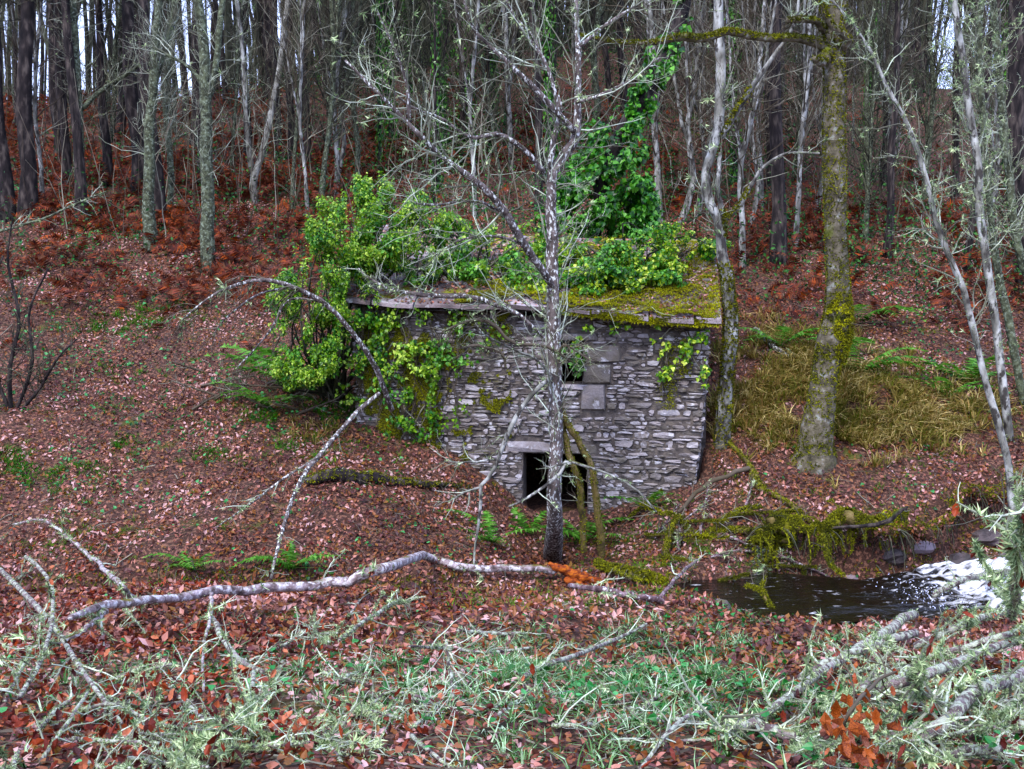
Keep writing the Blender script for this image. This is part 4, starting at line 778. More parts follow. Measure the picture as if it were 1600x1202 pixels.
p = sc_pts(32000, 2.6, 8.5); h = len(p) // 14; stuff('near_leaf_litter', [on_ground(p[:h], rng.uniform(.03, .06, h), OAK, .7, .05), on_ground(p[h:], rng.uniform(.02, .055, len(p) - h), IVY, .6, .05)], M['litter'], 'brown curled oak leaves lying on the nearest ground', 'leaf litter')
rust = lambda px, py, q: blobs2(px, py, [(150, 960, 260, 120, 1), (450, 960, 220, 60, .8), (250, 870, 200, 40, .9), (560, 1150, 300, 60, .5), (1450, 1120, 200, 80, .6), (180, 1130, 300, 80, .9), (1200, 860, 90, 40, .4)]) 
p = sc_pts(50000, 2.8, 16.5, lambda a, b, q: rust(a, b, q) * (fbm(q[:, 0] * 1.5, q[:, 1] * 1.5) > -.05), ypow=.9); stuff('rust_leaves', [on_ground(p, rng.uniform(.035, .085, len(p)), OAK, .9, .10)], M['rust'], 'rust red oak leaves heaped among the fallen branches in the left foreground', 'leaf litter')
# dead bracken
def frond_tmpl(n_, w_, seed, curl=.6, l=1.0):
    r = np.random.default_rng(seed); V, F = [], []
    for i in range(n_):
        t = (i + .5) / n_; c = A(l * (t - .2 * t * t), 0, curl * (t - 1.25 * t * t)); hw = w_ * (math.sin(math.pi * min(1, t * .85 + .12)) ** .7) * (1 - t * .4); dt = .9 / n_
        for s in (-1, 1):
            b = len(V); dz = -.25 * hw + r.uniform(-.03, .03)
            V += [c + A(-dt * .5, 0, 0), c + A(dt * .5, 0, 0), c + A(dt * .9, s * hw, dz)]; F.append([b, b + 1, b + 2])
    b = len(V); V += [A(0, -.012, 0), A(0, .012, 0), A(l * .8, 0, curl * (1 - 1.25))]; F.append([b, b + 1, b + 2])
    return np.array(V), np.array(F)
BR = [frond_tmpl(7, .34, 3, .9), frond_tmpl(7, .4, 4, .5)]
dn = lambda px, py, q: np.clip(blobs2(px, py, [(120, 460, 260, 60, .35), (120, 250, 230, 110, 1), (700, 230, 500, 70, .55), (240, 400, 180, 70, .9), (250, 440, 60, 50, 1), (420, 330, 120, 90, .9), (600, 260, 140, 60, .7), (1010, 280, 60, 60, .9), (1230, 380, 120, 60, .7), (1500, 380, 160, 80, .5), (1250, 480, 100, 40, .3), (1450, 480, 160, 40, .3)]) * (.2 + 1.0 * (fbm(q[:, 0] * .9, q[:, 1] * .9) > 0)), 0, 1)
p = sc_pts(20000, 22, 60, dn); P3 = np.repeat(p, 3, 0) + rng.normal(size=(len(p) * 3, 3)) * A(.25, .25, .03); Nn = len(P3)
a = rng.random(Nn) * 6.28; tn = np.stack([np.cos(a), np.sin(a), rng.uniform(-.2, 1.3, Nn)], -1); up_ = nrm(A(0, -.3, 1) + rng.normal(size=(Nn, 3)) * .6); h = Nn // 2
def fr2(tn, up): t = nrm(tn); b = nrm(np.cross(up, t)); return np.stack([t, b, np.cross(t, b)], 1)
FR = fr2(tn, up_); P3[:, 2] += .05 + .5 * rng.random(Nn) ** 1.5
stuff('bracken', [stamp(*BR[0], P3[:h], FR[:h], rng.uniform(.25, .65, h)), stamp(*BR[1], P3[h:], FR[h:], rng.uniform(.25, .65, Nn - h))], M['bracken'], 'dead rust red bracken covering the upper slopes', 'bracken')
# green ground leaves (ivy, bramble)
dg = lambda px, py, q: np.clip(blobs2(px, py, [(500, 1080, 500, 80, .35), (1420, 1110, 250, 70, .7), (100, 330, 220, 100, .7), (330, 250, 200, 80, .7), (250, 650, 330, 170, .6), (60, 560, 90, 60, .5), (1350, 480, 250, 120, .35), (1000, 1060, 260, 60, .6), (1230, 1060, 110, 40, 1), (1130, 980, 80, 30, .8), (160, 330, 180, 80, .5), (430, 270, 150, 60, .5), (200, 520, 80, 40, .5), (150, 720, 140, 60, .25), (1550, 560, 90, 60, .7), (1400, 300, 200, 90, .4), (700, 350, 150, 60, .4), (460, 900, 60, 25, .9), (1050, 940, 80, 20, .8), (1080, 870, 200, 50, .5), (1350, 740, 200, 60, .3), (700, 830, 160, 40, .3), (1560, 1170, 60, 40, .9)]) * (fbm(q[:, 0] * 1.6, q[:, 1] * 1.6) > .05), 0, 1)
p = sc_pts(140000, 3, 48, dg, ypow=1.0); stuff('ground_ivy', [on_ground(p, rng.uniform(.022, .06, len(p)) * (1 + np.clip(p[:, 1] - 8, 0, 40) / 22), IVY, .5, .12)], M['ground_leaf'], 'dark green ivy and bramble leaves creeping over the ground', 'ground cover')
# grass
GT = [tuft_tmpl(12, .22, .005, .22, 21, 2, .55), tuft_tmpl(10, .16, .005, .2, 22, 2, .6), tuft_tmpl(12, .36, .009, .32, 23, 2, .6)]
def grass(name, p, sc, m_, label, g=(0, 1), tilt=.2):
    nn = nrm(A(0, 0, 1) + rng.normal(size=p.shape) * tilt); h = len(p) // 2; s = rng.uniform(*sc, len(p))
    stuff(name, [stamp(*GT[g[0]], p[:h], frames(nn[:h]), s[:h]), stamp(*GT[g[1]], p[h:], frames(nn[h:]), s[h:])], m_, label, 'grass')
p = sc_pts(26000, 3.2, 14, lambda px, py, q: np.clip(blobs2(px, py, [(980, 1010, 190, 28, 1), (450, 1080, 420, 70, .22), (1400, 1120, 250, 70, .3), (900, 1080, 220, 50, .6), (780, 1050, 160, 30, .5), (1080, 1000, 90, 25, .8), (700, 1060, 150, 40, .5), (1100, 1090, 150, 40, .4), (1290, 1010, 90, 25, .6), (880, 1160, 150, 40, .3)]) * (fbm(q[:, 0] * 1.8, q[:, 1] * 1.8) > -.05), 0, 1))
grass('green_grass', p, (.5, 1.0), M['grass_b'], 'short bluish green grass tufts on the near bank')
p = sc_pts(30000, 17.5, 25, lambda px, py, q: np.clip(blobs2(px, py, [(1230, 600, 70, 60, 1), (1190, 640, 60, 50, .8), (1330, 640, 60, 50, .9), (1440, 665, 90, 30, 1), (1370, 620, 150, 40, .5), (1220, 560, 60, 30, .6), (1340, 700, 60, 25, .4), (500, 680, 60, 15, .2)]) * (fbm(q[:, 0] * 1.8, q[:, 1] * 1.8) > -.35), 0, 1))
grass('yellow_grass', p, (.8, 1.7), M['grass_y'], 'dry yellow grass tufts around the foot of the mossy tree', (2, 2))
p = sc_pts(26000, 10, 27, lambda px, py, q: np.clip(blobs2(px, py, [(1330, 640, 260, 90, .55), (1500, 640, 120, 80, .5), (220, 490, 110, 28, 1), (160, 640, 120, 20, .5), (60, 740, 110, 30, .7), (430, 645, 60, 15, .8), (380, 720, 60, 12, .5), (520, 690, 80, 15, .6), (130, 830, 160, 50, .3), (350, 640, 150, 60, .15), (850, 930, 150, 22, .9), (1060, 870, 170, 60, .9), (1250, 790, 150, 40, .5), (1420, 800, 120, 50, .35), (600, 720, 120, 30, .35), (1150, 730, 60, 60, .4), (1000, 850, 60, 25, .5), (1200, 860, 120, 40, .6), (1290, 850, 60, 40, .3), (300, 900, 60, 15, .8), (330, 480, 50, 15, .6), (80, 850, 100, 30, .4), (700, 690, 80, 30, .3)]) * (fbm(q[:, 0] * 1.8, q[:, 1] * 1.8) > -.2), 0, 1))
grass('mossy_grass', p, (.5, 1.0), M['grass_g'], 'mossy olive green grass patches on the banks')
p = sc_pts(90000, 17, 29, lambda px, py, q: np.clip(blobs2(px, py, [(240, 495, 60, 14, 1), (150, 510, 45, 12, .9), (200, 580, 30, 14, .7), (60, 735, 90, 22, .5), (190, 700, 25, 14, .8), (430, 650, 60, 12, .8), (540, 640, 60, 20, .9), (330, 715, 30, 10, .6), (480, 700, 40, 16, .5), (20, 720, 30, 20, .8), (700, 690, 60, 16, .4)]) * (fbm(q[:, 0] * 2.2, q[:, 1] * 2.2) > -.1), 0, 1))
grass('slope_grass', p, (.6, 1.2), M['grass_s'], 'fresh green grass tufts dotted over the left slope')
#, p, (.5, 1.0), M['grass_g'], 'mossy olive green grass patches on the banks')

# moss, leaves and roots clinging to the steep cut banks
p = sc_pts(150000, 13, 21); nn = normal(p[:, 0], p[:, 1]); k = (nn[:, 2] < .72) & (fbm(p[:, 0] * 2.1, p[:, 1] * 2.1) > -.35); p, nn = p[k][:16000], nn[k][:16000]; h = len(p) * 2 // 3
stuff('bank_moss', [stamp(MT[0], MT[1], p[:h], frames(nrm(nn[:h] + rng.normal(size=(h, 3)) * .3)), rng.uniform(.02, .06, h))], M['moss'], 'olive moss clinging to the steep cut banks of the stream', 'moss')
stuff('bank_leaves', [leaf_cards(p[h:] + nn[h:] * .03, nn[h:], rng.uniform(.05, .11, len(p) - h), LEAF, .7)], M['litter'], 'dead leaves caught on the steep stream banks', 'leaf litter')
pr = p[rng.integers(0, len(p), 420)] + A(0, -.02, .05); a_ = pr[:, None] + np.cumsum(np.concatenate([np.zeros((len(pr), 1, 3)), rng.normal(size=(len(pr), 4, 3)) * .05 + A(0, -.03, -.09)], 1), 1)
stuff('bank_roots', [tubes(a_, np.linspace(1, .4, 5)[None] * rng.uniform(.004, .012, len(pr))[:, None], 4)], M['twig_dark'], 'thin dark roots hanging out of the cut banks', 'roots')
# small sticks strewn over the ground
p = sc_pts(5200, 3.5, 30); Nn = len(p); a = rng.random(Nn) * 6.28; L_ = rng.uniform(.08, .5, Nn); d = np.stack([np.cos(a), np.sin(a), np.zeros(Nn)], -1) * L_[:, None]
st = np.stack([p, p + d * .5 + rng.normal(size=(Nn, 3)) * .02, p + d], 1); st[..., 2] = height(st[..., 0], st[..., 1]) + rng.uniform(.01, .06, (Nn, 3)); stuff('ground_twigs', [tubes(st, np.repeat(rng.uniform(.002, .008, Nn)[:, None], 3, 1), 3)], M['twig'], 'small dead twigs strewn over the leaf litter', 'twigs')
# thin scrub between the trees
p = sc_pts(1100, 29, 62); Nn = len(p); px, py = proj(p); K = 6; d = nrm(A(0, 0, 1) + rng.normal(size=(Nn, 3)) * .18); st = np.empty((Nn, K, 3)); st[:, 0] = p; L_ = rng.uniform(1.2, 5.5, Nn)[:, None] / (K - 1)
for j in range(1, K): d = nrm(d + rng.normal(size=(Nn, 3)) * .12 + A(0, 0, .03)); st[:, j] = st[:, j - 1] + d * L_
sr = rng.uniform(.008, .025, Nn)[:, None] * np.linspace(1, .4, K)[None]
c1 = grow(st, sr, Nn * 4, (.2, 1), (.3, 1.4), (.5, 1.2), .2, (0, 0, .04), 4, (.6, .4), .005)
stuff('scrub', [tubes(st, sr, 3), tubes(*c1, 3)], M['twig'], 'leafless thin scrub filling the gaps between the trunks', 'undergrowth')
# leafy green understorey, far wood mass
p = sc_pts(6500, 25, 64, lambda px, py, q: .25 + .75 * np.clip((px - 380) / 200, 0, 1)); q = np.repeat(p, 34, 0) + rng.normal(size=(len(p) * 34, 3)) * A(.3, .3, .3) + A(0, 0, .8) * rng.random((len(p) * 34, 1)) ** 2 * 2.2; q = q[rng.random(len(q)) < np.clip(.5 + .6 * vn(q[:, 0] * .4, q[:, 1] * .4), .05, 1)]
stuff('evergreen_scrub', [leaf_cards(q, rdir(len(q)) + A(0, -.3, .6), rng.uniform(.07, .14, len(q)), LEAF, .6)], M['understorey'], 'dark green leafy undergrowth on the upper slope', 'undergrowth')
Y = rng.uniform(50, 85, 1500); X = rng.uniform(-.75, .75, 1500) * Y; k = (X / Y > -.24) | (rng.random(1500) < .22); k &= (X / Y < .40) | (rng.random(1500) < .05); X, Y = X[k], Y[k]; Nn = len(X)
st = np.empty((Nn, 6, 3)); st[:, 0] = np.stack([X, Y, height(X, Y)], -1); d = nrm(A(0, 0, 1) + rng.normal(size=(Nn, 3)) * .06)
for j in range(1, 6): d = nrm(d + rng.normal(size=(Nn, 3)) * .05); st[:, j] = st[:, j - 1] + d * 3
sr = rng.uniform(.07, .18, Nn)[:, None] * np.linspace(1, .5, 6)[None]; c1 = grow(st, sr, Nn * 6, (.1, 1), (1, 3), (.5, 1.2), .2, (0, 0, .06), 4, (.4, .3), .014)
stuff('distant_wood', [tubes(st, sr, 4), tubes(*c1, 3)], M['twig_dark'], 'dense dark mass of far tree stems along the crest', 'wood')
# hanging moss fringes/twig tangle near stream centre
# ------------------------------------------------------------------ ferns
FT = [frond_tmpl(22, .17, 31, .45), frond_tmpl(22, .15, 32, .3), frond_tmpl(22, .2, 33, .55)]
FM = [mesh('frond', [f], M['fern']) for f in FT]
def fern(px, py, label, n_=8, size=.7, dirs=None, Y=None):
    g = G(px, py) if Y is None else P(px, py, Y); t = thing('fern', label, 'fern', tuple(g + A(0, 0, .06)), 'green ferns')
    for i in range(n_):
        a = (i / n_ * 6.28 + R_.uniform(-.25, .25)) if dirs is None else math.radians(dirs[i])
        o = link('frond', FM[R_.randrange(3)], t); o.rotation_euler = (R_.uniform(-.25, .25), -R_.uniform(.15, .6), a); s = 1.75 * size * R_.uniform(.8, 1.15); o.scale = (s, s, s)
fern(462, 612, 'big green fern with arching fronds left of the mill', 9, 1.25, [180, 165, 200, 230, 255, 275, 300, 330, 20])
fern(425, 640, 'lower fern just below the big one left of the mill', 6, .9, [170, 200, 240, 270, 300, 340])
fern(770, 850, 'fern spreading to the left of the door tree foot', 7, .75, [100, 180, 205, 235, 260, 290, 340])
fern(825, 838, 'small fern directly under the mill doorway', 6, .6)
fern(912, 850, 'fern to the right of the door tree foot', 8, .75)
fern(1010, 800, 'drooping fern against the mill wall right of the door', 5, .7, [200, 240, 280, 320, 0])
fern(1345, 505, 'fern with upright fronds high on the right bank', 5, 1.1, [-50, -65, -20, 250, 215])
fern(1345, 585, 'fern with level fronds right of the mossy trunk', 5, 1.1, [-25, -40, -5, 230, 200])
fern(1310, 560, 'fern half hidden behind the mossy trunk', 6, .8)
fern(1220, 545, 'pale faded fern left of the mossy trunk', 5, .9, [-40, -20, 180, 220, 260])
fern(1510, 600, 'green fern between the mossy tree and the right border', 8, .9)
fern(1480, 625, 'low dark fern left of the leaning birch', 6, .7)
fern(455, 893, 'bright green fern on the gully edge above the fallen log', 8, .6)
fern(300, 895, 'small fern clump in the dark gully at left', 6, .5)

# ------------------------------------------------------------------ fallen branches and dead wood
def ground_limb(pts_, K=12, wob=.3):
    q, r = [], []
    for a, b, hw, lift in pts_:
        g = G(a, b, lift); q.append(g); r.append(hw * g[1] / FPX)
    return resample(q, r, K, wob)
def wood(name, label, limbs, bark, cat='branch', lv1=(8, (.2, .7)), lv2=(20, (.1, .3)), lichen=200, moss=0, leaves=0, group=None, K=14, sides=8, lsize=(.025, .06), msize=(.02, .05), trop=(0, 0, -.02), tm=None, minr=.003):
    L = [l if isinstance(l, tuple) else ground_limb(l, K) for l in limbs]; b = L[0][0][0]
    t = thing(name, label, cat, tuple(b), group); part('stem', [tubes(L[0][0], L[0][1], sides, noise=.10)], bark, t, True)
    for l in L[1:]: part('side_branch', [tubes(l[0], l[1], 6, noise=.10)], bark, t, True)
    PL = np.stack([l[0] for l in L]); PR = np.stack([l[1] for l in L]); c1 = None; tw = []
    if lv1[0]:
        c1 = grow(PL, PR, lv1[0], (.1, 1), lv1[1], (.4, 1.1), .22, trop, 5, (.5, .3), minr, rmax=.009); c1[0][..., 2] = np.maximum(c1[0][..., 2], height(c1[0][..., 0], c1[0][..., 1]) + .01); tw = [tubes(*c1, 4)]
        if lv2[0]: c2 = grow(*c1, lv2[0], (.2, 1), lv2[1], (.4, 1.1), .22, trop, 4, (.6, .4), minr * .7); tw.append(tubes(*c2, 3))
        part('twigs', tw, tm or M['twig_pale'], t)['kind'] = 'stuff'
    if lichen:
        lp = lichen_parts((PL, PR), int(lichen / 1.6), lsize, .1) + (lichen_parts(c1, lichen // 2, lsize, .2) if c1 else []); part('lichen', lp, M['lichen'], t)['kind'] = 'stuff'
    if moss: part('moss', moss_parts(L, moss, msize), M['moss'], t)['kind'] = 'stuff'
    if leaves:
        src = c1 or (PL, PR); p, s, r = along(*src, leaves, 1); part('withered_leaves', [leaf_cards(p, rdir(leaves), rng.uniform(.035, .075, leaves), OAK, .3, .6)], M['rust'], t)['kind'] = 'stuff'
    return t
def air(pts_, K=14, wob=.3): return px_limb(pts_, K, wob)
wood('fallen_log', 'long pale fallen birch stem lying across the gully from the left foreground to the centre',
  [[(110, 965, 4.7, .35), (170, 945, 7.0, .35), (250, 937, 7.0, .3), (330, 926, 7.0, .3), (440, 917, 7.8, .3), (530, 908, 7.8, .3), (600, 890, 7.8, .35), (665, 870, 7.0, .4), (720, 886, 6.2, .3), (790, 888, 5.5, .25), (865, 893, 5.5, .2)],
   [(330, 926, 3.1, .3), (328, 965, 2.7, .2), (318, 1010, 2.3, .15), (318, 1080, 2.0, .1)], [(170, 945, 4.7, .3), (140, 978, 3.9, .25), (95, 1003, 3.1, .2), (50, 1010, 2.3, .15)], [(210, 938, 4.7, .3), (175, 900, 3.9, .4), (130, 860, 3.1, .5), (70, 815, 2.3, .5), (20, 820, 1.6, .5)]],
  M['bark_log'], 'log', lv1=(26, (.2, .9)), lv2=(60, (.1, .4)), lichen=1500, leaves=120, K=30, lsize=(.02, .06), sides=10)
# splintered orange wood
YS = G(900, 915)[1]
wood('splintered_stump', 'splintered orange brown broken wood at the right end of the long fallen stem', [air([(858, 880, YS, 3), (880, 892, YS, 9), (910, 905, YS, 10), (945, 918, YS, 5)]), air([(885, 905, YS - .1, 6), (905, 916, YS - .1, 8), (935, 925, YS - .1, 4)]), air([(930, 905, YS, 4), (965, 915, YS, 3), (1000, 928, YS, 2)])], M['wood_broken'], 'dead wood', lv1=(0, (0, 0)), lichen=0, K=8, sides=5)
wood('fallen_branch', 'dark fallen branch running right from the splintered orange wood', [[(890, 915, 4, .2), (940, 922, 5, .15), (990, 930, 5, .15), (1035, 940, 5, .12)], [(1030, 935, 3, .12), (1060, 900, 3, .3), (1090, 875, 2, .4)]], M['bark_fallen'], lichen=200)
wood('mossy_log', 'bright moss covered log right of the door tree', [[(935, 880, 6, .15), (970, 892, 8, .2), (1005, 900, 9, .2), (1040, 912, 6, .1)]], M['bark_mossy'], 'log', lv1=(6, (.2, .5)), lv2=(0, (0, 0)), lichen=0, moss=2600, msize=(.03, .06))
wood('mossy_branch', 'mossy forked branch arching over the bank right of the mill', [air([(1040, 905, 16.2, 4.3), (1042, 850, 17.2, 3.7), (1060, 808, 17.6, 3.7), (1075, 830, 17.6, 5.0), (1110, 836, 17.5, 5.0), (1140, 826, 17.5, 4.3), (1185, 832, 17.4, 5.6), (1230, 845, 17.3, 5.0)]), air([(1060, 808, 17.6, 3.1), (1030, 800, 17.8, 3.1), (1000, 790, 18, 1.9)]), air([(1110, 830, 17.5, 3.1), (1150, 800, 17.6, 3.1), (1190, 792, 17.6, 3.1)])], M['bark_mossy'], 'branch', lv1=(34, (.3, 1.1)), lv2=(60, (.15, .5)), lichen=0, moss=1700, msize=(.02, .06), tm=M['twig'])
wood('mossy_branch', 'two mossy poles leaning on the door tree from the ground at its right', [air([(940, 868, 17.3, 6), (934, 790, 17.2, 5.5), (925, 735, 17.1, 5), (903, 690, 17, 5), (885, 655, 16.95, 5), (868, 618, 16.9, 4)]), air([(912, 862, 17.2, 5), (908, 780, 17.1, 5), (898, 730, 17, 5), (880, 680, 17, 5), (872, 630, 16.9, 4)])], M['bark_mossy'], lv1=(14, (.3, 1)), lv2=(30, (.2, .5)), lichen=100, moss=900, msize=(.02, .04), tm=M['twig'])
wood('snapped_branch', 'smooth pale snapped branch hanging down left from the door tree', [air([(862, 590, 16.7, 3.0), (845, 605, 16.5, 3.75), (820, 628, 16.4, 3.75), (808, 652, 16.4, 3.75), (790, 682, 16.3, 3.75), (778, 715, 16.3, 3.38), (765, 745, 16.3, 3.0), (750, 762, 16.3, 3.0), (752, 800, 16.3, 2.25), (742, 850, 16.3, 1.88), (740, 900, 16, 1.5)]), air([(750, 762, 16.3, 2.25), (725, 770, 16.3, 1.5), (700, 785, 16.3, 1.12)]), air([(775, 718, 16.3, 1.5), (735, 722, 16.2, 1.5), (695, 722, 16.2, 1.12)]), air([(862, 590, 16.7, 2.25), (835, 560, 16.6, 1.88), (800, 545, 16.5, 1.5), (740, 515, 16.4, 1.5)])], M['bark_birch'], lv1=(40, (.2, .9)), lv2=(110, (.1, .5)), lichen=150)
wood('hanging_branch', 'thin forked pale branch crossing the dark doorway', [air([(795, 792, 16.4, 1.4), (830, 775, 16.4, 2.1), (870, 745, 16.5, 2.45), (888, 722, 16.5, 2.8), (920, 730, 16.5, 2.1), (960, 745, 16.5, 1.75), (1000, 770, 16.5, 1.4), (1025, 800, 16.5, 1.4)]), air([(888, 722, 16.5, 2.1), (860, 730, 16.5, 1.4), (850, 728, 16.5, 1.4)])], M['bark_birch'], lv1=(16, (.2, .6)), lv2=(30, (.1, .3)), lichen=100)
wood('hanging_branch', 'lichen dotted branch slanting down in front of the eave', [air([(850, 528, 16.3, 2), (815, 495, 16.2, 3), (775, 475, 16.1, 3.5), (740, 465, 16, 3.5), (680, 462, 15.9, 3.5), (620, 455, 15.9, 3), (585, 440, 15.9, 2), (560, 420, 15.9, 1.5)])], M['bark_lichen'], lv1=(34, (.2, .9)), lv2=(110, (.1, .5)), lichen=260)
wood('hanging_branch', 'tangle of brown and white twigs in front of the wall left of the window', [air([(885, 560, 16.5, 2.5), (850, 540, 16.4, 2.5), (800, 535, 16.3, 2.5), (770, 505, 16.3, 3), (735, 500, 16.2, 2.5), (700, 515, 16.2, 2), (690, 520, 16.2, 1.5)]), air([(790, 575, 16.4, 2), (785, 555, 16.4, 2.5), (750, 540, 16.3, 2.5), (715, 545, 16.2, 1.5)]), air([(870, 585, 16.6, 2.5), (880, 540, 16.4, 2), (925, 565, 16.3, 1.5)])], M['twig'], lv1=(60, (.2, .8)), lv2=(200, (.1, .5)), lichen=260, tm=M['twig'])
g_ = P(600, 590, 19.0)
tree_thing('arched_sapling', 'thin bare sapling arching over to the left beside the mill with drooping twigs', 'tree', [[(612, 640, 19.2, 4.5), (590, 580, 18.6, 4.1), (555, 525, 18.2, 4.1), (510, 475, 17.9, 3.8), (460, 450, 17.6, 3.4), (410, 437, 17.4, 3.0), (360, 448, 17.2, 2.2), (320, 470, 17.1, 1.5), (285, 500, 17, 1.1)], [(445, 450, 17.6, 1.9), (400, 462, 17.5, 1.5), (350, 500, 17.4, 1.1), (330, 530, 17.4, 0.8)], [(500, 470, 17.9, 1.9), (450, 470, 17.8, 1.5), (420, 520, 17.8, 1.5), (370, 575, 17.7, 1.1)]],
   M['bark_lichen'], M['twig'], lv1=(60, (.4, 1.3)), lv2=(220, (.2, .7)), lv3=(150, (.1, .3)), trop=(-.05, 0, -.16), minr=.004, lichen=150, K=16, sides=8, tr=(.35, 1))
wood('hanging_branch', 'long thin stem drooping from the ivy down to the gully left of the mill', [air([(592, 615, 18.3, 3), (560, 640, 17.9, 3.5), (520, 685, 17.3, 3.5), (490, 720, 16.8, 4), (465, 760, 16.4, 3.5), (445, 820, 15.9, 3), (430, 870, 15.4, 2.5), (424, 905, 15, 2)]), air([(495, 715, 16.8, 2), (440, 750, 16.6, 2), (380, 795, 16.4, 1.5), (330, 830, 16.4, 1)])], M['bark_lichen'], lv1=(16, (.2, .7)), lv2=(30, (.1, .4)), lichen=150)
wood('dead_branch', 'pale dead branch resting low across the left slope edge', [air([(-20, 365, 23, 2.2), (50, 348, 22.5, 2), (120, 318, 22.3, 1.5), (165, 300, 22.2, 1)])], M['bark_grey'], lv1=(14, (.3, .9)), lv2=(30, (.2, .5)), lichen=120)
wood('root', 'mossy root twisting down the slope behind the right corner of the mill', [[(1122, 650, 3, .15), (1140, 690, 3.5, .1), (1165, 720, 3, .12), (1180, 745, 6, .12), (1185, 762, 7, .1), (1205, 770, 3, .08), (1240, 790, 4, .1), (1270, 820, 3, .1)]], M['bark_mossy'], 'root', lv1=(6, (.2, .5)), lv2=(0, (0, 0)), lichen=0, moss=600, tm=M['twig'])
wood('fallen_branch', 'brown branch reaching from the mill corner toward the mossy root', [[(1060, 800, 3, .1), (1100, 762, 4, .2), (1140, 742, 4, .2), (1170, 732, 4, .15)]], M['twig'], lv1=(5, (.2, .4)), lv2=(0, (0, 0)), lichen=0, tm=M['twig'])
wood('fallen_branch', 'lichen tipped branch lying up the bank left of the mossy trunk', [[(1270, 572, 3, .1), (1230, 555, 4, .1), (1200, 535, 5, .1), (1180, 515, 4, .1)]], M['bark_lichen'], lv1=(8, (.2, .6)), lichen=120)
wood('dead_log', 'dark rotten log lying on the slope left of the mill wall', [[(480, 752, 8, .1), (540, 742, 11, .12), (600, 750, 9, .1), (660, 757, 5, .08), (720, 760, 3, .05)]], M['bark_dark'], 'log', lv1=(10, (.2, .8)), lichen=60, moss=700, tm=M['twig'])
tg = 'tangled dead branches on the bank below the mill'
for i in range(26):
    px, py = R_.uniform(930, 1260), R_.uniform(800, 955); L_ = R_.uniform(35, 110); a = R_.choice((R_.gauss(-.5, .5), R_.gauss(.3, .5), R_.gauss(-1.4, .3))); m_ = R_.random() < .55
    sp = [(px + L_ * t * math.cos(a), py + L_ * t * math.sin(a) * .7, 2.6 * (1 - .5 * t), .08 + .25 * t) for t in (0, .35, .7, 1)]
    wood('mossy_branch' if m_ else 'dead_branch', 'thin mossy stick in the tangle on the bank below the mill' if m_ else 'bare brown stick in the tangle on the bank below the mill', [sp], M['bark_mossy' if m_ else 'bark_fallen'], lv1=(9, (.15, .6)), lv2=(14, (.1, .3)), lichen=0 if m_ else 60, moss=350 if m_ else 0, group=tg + (' with moss' if m_ else ''), msize=(.015, .045), K=8, sides=5, tm=M['twig'])
for i in range(14):
    px, py = R_.uniform(300, 560), R_.uniform(575, 650); L_ = R_.uniform(40, 110); a = R_.choice((R_.gauss(-.4, .4), R_.gauss(3.5, .4)))
    sp = [(px + L_ * t * math.cos(a), py + L_ * t * math.sin(a) * .6, 2.2 * (1 - .5 * t), .05 + .4 * t) for t in (0, .35, .7, 1)]
    wood('dead_branch', 'thin brown dead stick in the brush at the foot of the green bush', [sp], M['twig'], lv1=(12, (.2, .8)), lv2=(26, (.1, .4)), lichen=0, group='dead sticks at the foot of the green bush', K=8, sides=5, tm=M['twig'])
# mossy earth overhang over the dark undercut
q = [G(1165, 838, .1), G(1205, 815, .1), G(1260, 818, .1), G(1310, 806, .12), G(1365, 808, .1), G(1400, 795, .1)]
c, r = resample(np.array(q) + A(0, -.4, .02), [.06, .15, .09, .13, .08, .04], 30, .45)
r = r * (1 + .5 * vn(np.arange(30) * .45, np.zeros(30)))
ov = thing('bank_overhang', 'moss hung earth ledge jutting over the dark hollow by the stream', 'bank', tuple(c[0])); part('ledge', [tubes(c, r, 12, noise=.22)], M['bark_mossy'], ov, True)
part('moss', moss_parts([(c, r * 1.15)], 6500, (.018, .06)), M['moss'], ov)['kind'] = 'stuff'
hr = grow(c[None], r[None] * .15, 130, (0, 1), (.3, .9), (1.2, 1.8), .12, (0, 0, -.5), 6, (1, .3), .004, rmax=.012); part('hanging_roots', [tubes(hr[0][:50], hr[1][:50], 4)], M['twig_dark'], ov)['kind'] = 'stuff'; part('hanging_moss', [tubes(hr[0][50:], hr[1][50:] * 1.6, 4)] + moss_parts([(a_, b_) for a_, b_ in zip(hr[0][50:], hr[1][50:])], 2600, (.02, .06)), M['moss'], ov)['kind'] = 'stuff'
xs = np.linspace(6.2, 11.4, 24); yb = np.interp(xs, [3.2, 4.3, 7.2, 9.8, 14, 22], [16.7, 16.95, 17.7, 19.2, 21, 22]) + .18 * fbm(xs * 1.7, xs * 0 + 3, 3)
c = np.stack([xs, yb - .28 - .12 * vn(xs * 2, xs * 0), height(xs, yb + .25) - .02 + .07 * vn(xs * 3, xs * 0 + 7)], -1); r = .13 * (1 + .6 * vn(xs * 2.7, xs * 0 + 5)); r[0] = r[-1] = .05
lp_ = thing('bank_overhang', 'dark root hung earth lip running up to the right border above the stream', 'bank', tuple(c[0])); part('ledge', [tubes(c, r, 10, noise=.25)], M['soil'], lp_, True)
part('moss', moss_parts([(c, r * 1.1)], 3000, (.015, .05)), M['moss'], lp_)['kind'] = 'stuff'
hr = grow(c[None], r[None] * .2, 190, (0, 1), (.25, .8), (1.2, 1.8), .14, (0, 0, -.5), 6, (1, .3), .004, rmax=.011); part('hanging_roots', [tubes(*hr, 4)], M['twig_dark'], lp_)['kind'] = 'stuff'
p_, s_v, r_v = along(c[None], r[None], 1500, 1.1); part('caught_leaves', [leaf_cards(p_, s_v, rng.uniform(.05, .1, 1500), LEAF, .6)], M['litter'], lp_)['kind'] = 'stuff'
